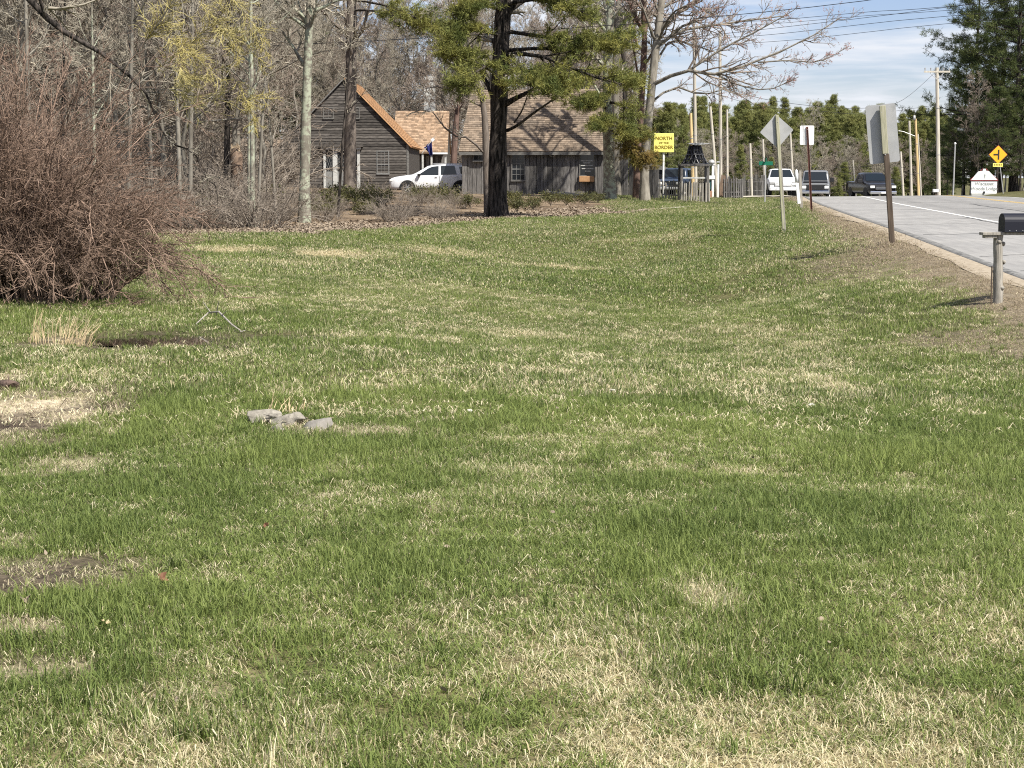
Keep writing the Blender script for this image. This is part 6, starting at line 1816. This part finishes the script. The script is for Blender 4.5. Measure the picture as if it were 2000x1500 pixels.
def wheel(parent, x, y, r, w, rim='alloy'):
    s = 1 if y > 0 else -1
    wr = MB()
    prof = [(r * .62, -w / 2), (r * .92, -w / 2), (r, -w * .35), (r, w * .35), (r * .92, w / 2), (r * .62, w / 2)]
    k = 24
    vs = [(math.cos(2 * math.pi * j / k) * a, b, math.sin(2 * math.pi * j / k) * a) for j in range(k) for a, b in prof]
    n = len(prof)
    wr.add(vs, [(j * n + i, j * n + (i + 1) % n, ((j + 1) % k) * n + (i + 1) % n, ((j + 1) % k) * n + i) for j in range(k) for i in range(n)])
    o = wr.build('wheel', M['tyre'], parent, loc=(x, y, r))
    mb = MB()
    mb.tube([(0, s * (w * .10), 0), (0, s * (w * .30), 0)], [r * .61, r * .58], 24)
    mb.build('rim_disc', M['plastic'], o)
    mb = MB()
    for j in range(6):
        a = 2 * math.pi * j / 6
        mb.tube([(0, s * w * .36, 0), (math.cos(a) * r * .58, s * w * .38, math.sin(a) * r * .58)], [r * .13, r * .11], 5)
    mb.tube([(math.cos(a) * r * .60, s * w * .40, math.sin(a) * r * .60) for a in np.linspace(0, 6.2832, 25)], r * .045, 5, cap=False)
    mb.tube([(0, s * w * .3, 0), (0, s * w * .42, 0)], r * .16, 10)
    mb.build('rim', M[rim], o)
    return o
def glass(parent, name, pts, th=0.0, m='car_glass'):
    mb = MB(); mb.add(pts, [tuple(range(len(pts)))]); return mb.build(name, M[m], parent)
SUV = [(0, .42, .72, .78, .66, .70, .55), (.10, .30, .86, .93, .84, .86, .70), (.35, .26, .93, 1.01, .93, .94, .78), (.8, .26, .98, 1.08, .97, .97, .82), (1.30, .26, 1.03, 1.15, .98, .98, .84), (1.45, .26, 1.05, 1.22, .98, .98, .80), (2.20, .26, 1.07, 1.66, .98, .98, .66), (2.6, .26, 1.08, 1.74, .98, .98, .66), (3.6, .26, 1.11, 1.77, .98, .98, .67), (4.5, .27, 1.15, 1.72, .98, .97, .66), (4.85, .30, 1.16, 1.66, .97, .96, .64), (5.05, .36, 1.14, 1.42, .94, .93, .66), (5.15, .45, 1.05, 1.12, .88, .86, .7)]
def suv(loc, rz, label):
    r = root('parked_car', label, 'car', loc, rz)
    b, side, st = car_body(SUV, 'body', M['car_silver'], r)
    for s in (1, -1):
        glass(b, 'side_window', [side(1.62, 1.10, s), side(2.20, 1.50, s), side(2.45, 1.62, s), side(2.82, 1.66, s), side(2.82, 1.12, s)][::s])
        glass(b, 'side_window', [side(2.95, 1.13, s), side(2.95, 1.67, s), side(3.72, 1.67, s), side(3.86, 1.16, s)][::s])
        glass(b, 'side_window', [side(4.08, 1.19, s), side(3.98, 1.62, s), side(4.75, 1.56, s), side(4.92, 1.22, s)][::s])
        for x in (1.05, 4.07):
            mb = MB(); mb.prism([(x + .46 * math.cos(a), .36 + .46 * math.sin(a)) for a in np.linspace(R(-12), R(192), 20)], s * .90, s * 1.005); mb.build('wheel_arch', M['plastic'], b)
            wheel(r, x, s * .90, .365, .25)
        for x in (2.88, 3.92):
            MB().box(x - .006, x + .006, min(s * .985, s * .998), max(s * .985, s * .998), .42, 1.08).build('door_gap', M['plastic'], b)
        for x in (2.72, 3.78):
            MB().bbox(x - .12, x + .02, min(s * .985, s * 1.015), max(s * .985, s * 1.015), .97, 1.0, .006).build('door_handle', M['chrome'], b)
        MB().bbox(1.5, 3.6, min(s * .95, s * 1.0), max(s * .95, s * 1.0), .22, .33, .02).build('sill', M['plastic'], b)
        MB().bbox(1.62, 1.80, min(s * .98, s * 1.18), max(s * .98, s * 1.18), 1.06, 1.20, .03).build('mirror', M['plastic'], b)
        MB().bbox(.02, .42, min(s * .62, s * .90), max(s * .62, s * .90), .74, .86, .03).build('headlight', M['lamp'], b)
        MB().tube([(2.4, s * .6, 1.76), (2.6, s * .6, 1.81), (4.3, s * .6, 1.79), (4.5, s * .6, 1.73)], .02, 6).build('roof_rail', M['alloy'], b)
    glass(b, 'windscreen', [(1.50, .70, 1.25), (1.50, -.70, 1.25), (2.14, -.56, 1.645), (2.14, .56, 1.645)])
    MB().bbox(-.03, .06, -.5, .5, .5, .68, .02).build('grille', M['plastic'], b)
    MB().tube([(4.4, .2, 1.74), (4.46, .2, 1.86)], .012, 5).build('antenna', M['plastic'], b)
    return r
cd = 103.5
cx0 = XP(765, cd)
suv((cx0, cd, tz(cx0 + 2.5, cd) - .03), R(0), 'silver-white crossover car parked side-on between house and barn').scale = (1, 1, .95)
PICK = [(0, .52, .92, .98, .84, .88, .80), (.10, .42, 1.02, 1.10, .95, .96, .86), (.5, .42, 1.10, 1.20, .99, .99, .90), (1.35, .42, 1.16, 1.27, 1.0, 1.0, .90), (1.5, .42, 1.18, 1.32, 1.0, 1.0, .86), (2.15, .42, 1.22, 1.86, 1.0, 1.0, .72), (2.4, .42, 1.22, 1.92, 1.0, 1.0, .72), (3.6, .42, 1.24, 1.92, 1.0, 1.0, .72), (3.78, .42, 1.24, 1.32, 1.0, 1.0, .9), (5.6, .45, 1.26, 1.30, 1.0, 1.0, .93)]
def pickup(loc, rz, label, paint, grille, bumper, sc=1.0, stations=PICK, name='pickup_truck', cat='pickup', hood=None, lampm='lamp', hi=1.0):
    r = root(name, label, cat, loc, rz)
    r.scale = (sc, sc, sc * hi)
    b, side, st = car_body(stations, 'body', M[paint], r)
    for s in (1, -1):
        for x in (.95, 4.55):
            mb = MB(); mb.prism([(x + .50 * math.cos(a), .40 + .50 * math.sin(a)) for a in np.linspace(R(-12), R(192), 16)], s * .90, s * 1.015); mb.build('wheel_arch', M['plastic'], b)
            wheel(r, x, s * .86, .40, .27)
        glass(b, 'side_window', [side(1.72, 1.27, s), side(2.2, 1.72, s), side(2.42, 1.80, s), side(2.85, 1.80, s), side(2.85, 1.28, s)][::s])
        glass(b, 'side_window', [side(2.95, 1.29, s), side(2.95, 1.80, s), side(3.5, 1.80, s), side(3.55, 1.30, s)][::s])
        MB().bbox(1.75, 1.92, min(s * 1.0, s * 1.30), max(s * 1.0, s * 1.30), 1.22, 1.46, .03).build('mirror', M['plastic'], b)
        MB().bbox(-.03, .22, min(s * .60, s * .93), max(s * .60, s * .93), .84, 1.01, .03).build('headlight', M[lampm], b)
    glass(b, 'windscreen', [(1.49, .80, 1.345), (1.49, -.80, 1.345), (2.13, -.64, 1.85), (2.13, .64, 1.85)])
    MB().bbox(-.05, .08, -.58, .58, .70, 1.0, .03).build('grille', M[grille], b)
    for k in (0, 1):
        MB().bbox(-.075, -.04, -.56, .56, .76 + k * .12, .80 + k * .12, .01).build('grille_bar', M[bumper], b)
    MB().bbox(-.14, .12, -.95, .95, .42, .64, .05).build('bumper', M[bumper], b)
    MB().box(-.145, -.141, -.16, .16, .47, .58).build('number_plate', M['white_paint'], b)
    if hood:
        MB().bbox(.12, 1.3, -.80, .80, 1.22, 1.275, .02).build('hood_panel', M[hood], b)
    return r
def face(px, dd, yaw=0.0): 
    x = XP(px, dd); return (x, dd, tz(x, dd) + .06)
pickup(face(1523, 122), R(86), 'white pickup truck facing the camera on the apron left of the road', 'car_white', 'car_white', 'car_white', sc=.98, lampm='galv')
BOX = [(0, .55, 1.0, 1.06, .88, .92, .84), (.10, .45, 1.10, 1.16, .97, .97, .90), (.9, .45, 1.16, 1.24, 1.0, 1.0, .92), (1.1, .45, 1.2, 1.32, 1.0, 1.0, .90), (1.45, .45, 1.24, 1.98, 1.0, 1.0, .84), (1.7, .45, 1.24, 2.06, 1.0, 1.0, .84), (4.8, .45, 1.24, 2.06, 1.0, 1.0, .84), (5.0, .5, 1.2, 1.9, .98, .98, .82)]
r = root('van', 'tall grey van with a black hood and chrome bumper coming over the crest', 'van', (face(1585, 126)[0], 126, tz(face(1585, 126)[0], 126) + .08), R(80))
b, side, st = car_body(BOX, 'body', M['car_grey'], r)
for s_ in (1, -1):
    for x in (.85, 4.0): wheel(r, x, s_ * .86, .38, .26)
    MB().bbox(1.25, 1.4, min(s_ * 1.0, s_ * 1.28), max(s_ * 1.0, s_ * 1.28), 1.25, 1.55, .03).build('mirror', M['plastic'], b)
    MB().bbox(-.04, .15, min(s_ * .62, s_ * .92), max(s_ * .62, s_ * .92), .78, .98, .04).build('headlight', M['lamp'], b)
    glass(b, 'side_window', [side(1.5, 1.3, s_), side(1.7, 1.85, s_), side(2.5, 1.9, s_), side(2.5, 1.3, s_)][::s_])
glass(b, 'windscreen', [(1.10, .82, 1.36), (1.10, -.82, 1.36), (1.43, -.74, 1.95), (1.43, .74, 1.95)])
MB().bbox(.10, 1.08, -.84, .84, 1.10, 1.30, .05).build('hood', M['black_paint'], b)
MB().bbox(-.06, .08, -.60, .60, .70, 1.04, .03).build('grille', M['plastic'], b)
MB().bbox(-.16, .10, -.98, .98, .44, .66, .06).build('bumper', M['chrome'], b)
pickup(face(1716, 126), R(96), 'black pickup truck with chrome grille bars facing the camera on the road', 'car_black', 'plastic', 'chrome', sc=1.0)
JEEP = [(0, .5, .88, .94, .7, .74, .62), (.1, .42, .95, 1.02, .78, .78, .66), (1.0, .42, 1.02, 1.10, .80, .80, .7), (1.15, .42, 1.04, 1.16, .8, .8, .74), (1.45, .42, 1.06, 1.66, .8, .8, .66), (1.6, .42, 1.06, 1.72, .8, .8, .66), (3.3, .42, 1.06, 1.70, .8, .8, .66), (3.7, .45, 1.04, 1.2, .78, .78, .68)]
dj = 108
r = root('parked_car', 'dark blue car parked behind the low picket fence under the yellow sign', 'car', (XP(1303, dj), dj, tz(XP(1303, dj), dj)), R(70))
b, side, st = car_body(JEEP, 'body', M['car_blue'], r)
for s_ in (1, -1):
    for x in (.7, 3.0): wheel(r, x, s_ * .72, .34, .22)
    MB().bbox(-.03, .12, min(s_ * .45, s_ * .72), max(s_ * .45, s_ * .72), .72, .88, .04).build('headlight', M['white_paint'], b)
    glass(b, 'side_window', [side(1.5, 1.1, s_), side(1.65, 1.58, s_), side(2.4, 1.6, s_), side(2.4, 1.1, s_)][::s_])
glass(b, 'windscreen', [(1.16, .66, 1.19), (1.16, -.66, 1.19), (1.43, -.58, 1.63), (1.43, .58, 1.63)])
MB().bbox(-.10, .1, -.74, .74, .42, .58, .04).build('bumper', M['galv'], b)

# flag at the house corner
fd = 117.5
f0 = W(822, 305, fd)
fl = root('flag', 'navy blue flag with a white tip hanging from an angled pole at the house corner', 'flag', f0)
def fq(px, py, dd=fd): p = W(px, py, dd) - f0; return (p.x, p.y, p.z)
MB().tube([fq(824, 300), fq(850, 266)], .02, 6).build('flag_pole', M['trim_white'], fl)
gg = np.random.default_rng(3)
nu, nv = 9, 12
topA, topB = np.array(fq(828, 288)), np.array(fq(843, 276)); botA, botB = np.array(fq(839, 302)), np.array(fq(846, 300))
V = []
for side_ in (0, 1):
    for j in range(nv):
        for i in range(nu):
            u, v = i / (nu - 1), j / (nv - 1)
            p = (topA * (1 - u) + topB * u) * (1 - v) + (botA * (1 - u) + botB * u) * v
            p = p + np.array([.03 * math.sin(u * 9 + v * 2), .10 * math.sin(u * 11 + v * 3) * (.4 + v) + side_ * .008, -.10 * math.sin(u * 3.1) * v])
            V.append(p)
ii = np.arange(nu * nv).reshape(nv, nu)
Q = np.stack([ii[:-1, :-1], ii[:-1, 1:], ii[1:, 1:], ii[1:, :-1]], -1).reshape(-1, 4)
obj('cloth', mesh_np('cloth', np.array(V), np.concatenate([Q, Q[:, ::-1] + nu * nv]), smooth=True), M['flag'], fl)
MB().bbox(-.12, .12, -.015, .015, -.10, .10, .03, M=Matrix.Translation(fq(845, 273)) @ Matrix.Rotation(R(-40), 4, 'Y')).build('white_tip', M['flag_white'], fl)

# ------------------------------------------------------------------ small things on the lawn and bank
ld_ = base_at(1120, 384)
la, lb_ = W(1068, 378, 94), W(1174, 380, 92.5)
la.z = tz(la.x, la.y) + .08; lb_.z = tz(lb_.x, lb_.y) + .08
lg = root('fallen_log', 'long grey crooked log lying along the foot of the barn', 'log', la)
dv = lb_ - la
MB().tube([(0, 0, .1), tuple(dv * .08 + Vector((0, 0, .02))), tuple(dv * .35 + Vector((0, .1, .03))), tuple(dv * .65 + Vector((0, -.05, 0))), tuple(dv)], [.05, .10, .11, .09, .06], 9).build('stem', M['log'], lg)
MB().tube([tuple(dv * .06), tuple(dv * .03 + Vector((-.05, -.1, .22)))], [.05, .02], 6).build('branch_stub', M['log'], lg)
rock('rock', 'flat pale grey rock, left of the heap of stones in the lawn', 513, 826, 88, 30, M['stone'], seed=11, sink=.12)
rock('rock', 'cream lumpy stone in the middle of the heap in the lawn', 552, 832, 72, 30, M['stone'], seed=12, sink=.12)
rock('rock', 'pale stone at the right of the heap, standing on edge', 580, 832, 42, 34, M['stone'], seed=13, sink=.1)
rock('rock', 'small dark-sided stone wedged in front of the heap', 538, 842, 30, 18, M['stone'], seed=31, sink=.15)
rock('rock', 'dark grey stone half covered by dry grass right of the heap', 618, 838, 84, 26, mat('grey_stone', (.16, .15, .13), (.27, .25, .22), 9, .9, bump=.6), seed=14)
rock('rock', 'small cream stone in front of the heap', 548, 842, 18, 9, M['stone_white'], seed=16)
rock('rock', 'lone small white oval stone in the green grass', 643, 882, 24, 11, M['stone_white'], seed=15, sink=.1)
rock('rock', 'bright white pebble beside the straw patch near the road slope', 1586, 796, 18, 9, M['stone_white'], seed=17, sink=.05)
rock('rock', 'white pebble on the dry grass in mid lawn', 1197, 768, 20, 9, M['stone_white'], seed=18, sink=.05)
rock('rock', 'small buff pebble in mid lawn left of the straw band', 918, 806, 13, 8, M['stone_white'], seed=19, sink=.05)
rock('soil_clod', 'clod of dark soil at the left edge above the bare patch', 12, 760, 60, 30, mat('dark_clod', (.06, .04, .03), (.13, .09, .07), 14, .95, bump=1), seed=20)['category'] = 'soil clod'
g = np.random.default_rng(71)
# dry stalks by the puddle
def stalks(label, px, py, n, spread, h, lean):
    x, d = G(px, py); z = tz(x, d)
    r = root('dry_stalks', label, 'dry grass', (x, d, z))
    for i in range(n):
        b = np.array([(g.random() - .5) * spread, (g.random() - .5) * spread * .6, -.02])
        l = lean + g.normal() * .22; hh = h * (.4 + .7 * g.random())
        MB().tube([tuple(b), tuple(b + np.array([l * hh * .4, g.normal() * .02, hh * .55])), tuple(b + np.array([l * hh, g.normal() * .05, hh]))], [.004, .003, .0012], 4).build('stalk', M['stalk'], r)
stalks('pale dry stalks standing left of the brown puddle', 112, 672, 46, .55, .36, .12)
stalks('pale dry stalks slanting right over the brown puddle', 152, 676, 26, .30, .34, .45)
stalks('dry grass stems leaning over the stone heap', 560, 806, 22, .30, .14, .2)
# fallen twig near the hollow
x, d = G(440, 640); z = tz(x, d)
tw_ = root('fallen_branch', 'thin curved fallen branch on the lawn beyond the puddle', 'branch', (x, d, z))
def tq(px, py, up_): xx, dd = G(px, py); return (xx - x, dd - d, tz(xx, dd) - z + up_)
MB().tube([tq(385, 638, .03), tq(410, 636, .15), tq(430, 640, .18), tq(455, 648, .08), tq(475, 652, .02)], [.006, .009, .011, .009, .005], 6).build('stem', M['log'], tw_)
for a, b_, h in (((415, 636), (400, 634), .26), ((425, 638), (430, 640), .30), ((435, 641), (445, 646), .22), ((470, 652), (482, 650), .03)):
    MB().tube([tq(*a, .14 if h > .1 else .02), tq(*b_, h)], [.007, .003], 5).build('side_twig', M['log'], tw_)
# leaves lying on the grass
def leaf(label, px, py, s, m, tilt=(.3, .2)):
    x, d = G(px, py); z = tz(x, d)
    mb = MB(); gg = np.random.default_rng(int(px * 7 + py))
    n = 11
    rim = []
    for i in range(n):
        a = 2 * math.pi * i / n; rr_ = s * (.75 + .35 * (i % 2) + .12 * gg.normal())
        rim.append((rr_ * math.cos(a), rr_ * .8 * math.sin(a), .25 * s * gg.normal() + .3 * s * abs(math.sin(a))))
    vs = [(0, 0, 0)] + rim + [(0, 0, -.002)] + [(a, b, c - .002) for a, b, c in rim]
    fs = [(0, 1 + i, 1 + (i + 1) % n) for i in range(n)] + [(n + 1, n + 2 + (i + 1) % n, n + 2 + i) for i in range(n)] + [(1 + i, n + 2 + i, n + 2 + (i + 1) % n, 1 + (i + 1) % n) for i in range(n)]
    o = mb.add(vs, fs).build('fallen_leaf', m, None, (x, d, z + .035), (tilt[0], tilt[1], gg.random() * 6))
    tag(o, label, 'leaf')
leaf('curled rust-red leaf on the grass right of the bare soil', 308, 1146, .030, M['leaf_rust'], (.7, .2))
leaf('pale tan leaf lying at the lower bare soil patch', 38, 1188, .024, M['leaf_dead'])
leaf('small rusty leaf tip standing in the green lawn', 515, 1042, .016, M['leaf_rust'], (.9, .3))
leaf('cream leaf scrap lying on the left lawn below the soil patch', 193, 1235, .018, M['stalk'])
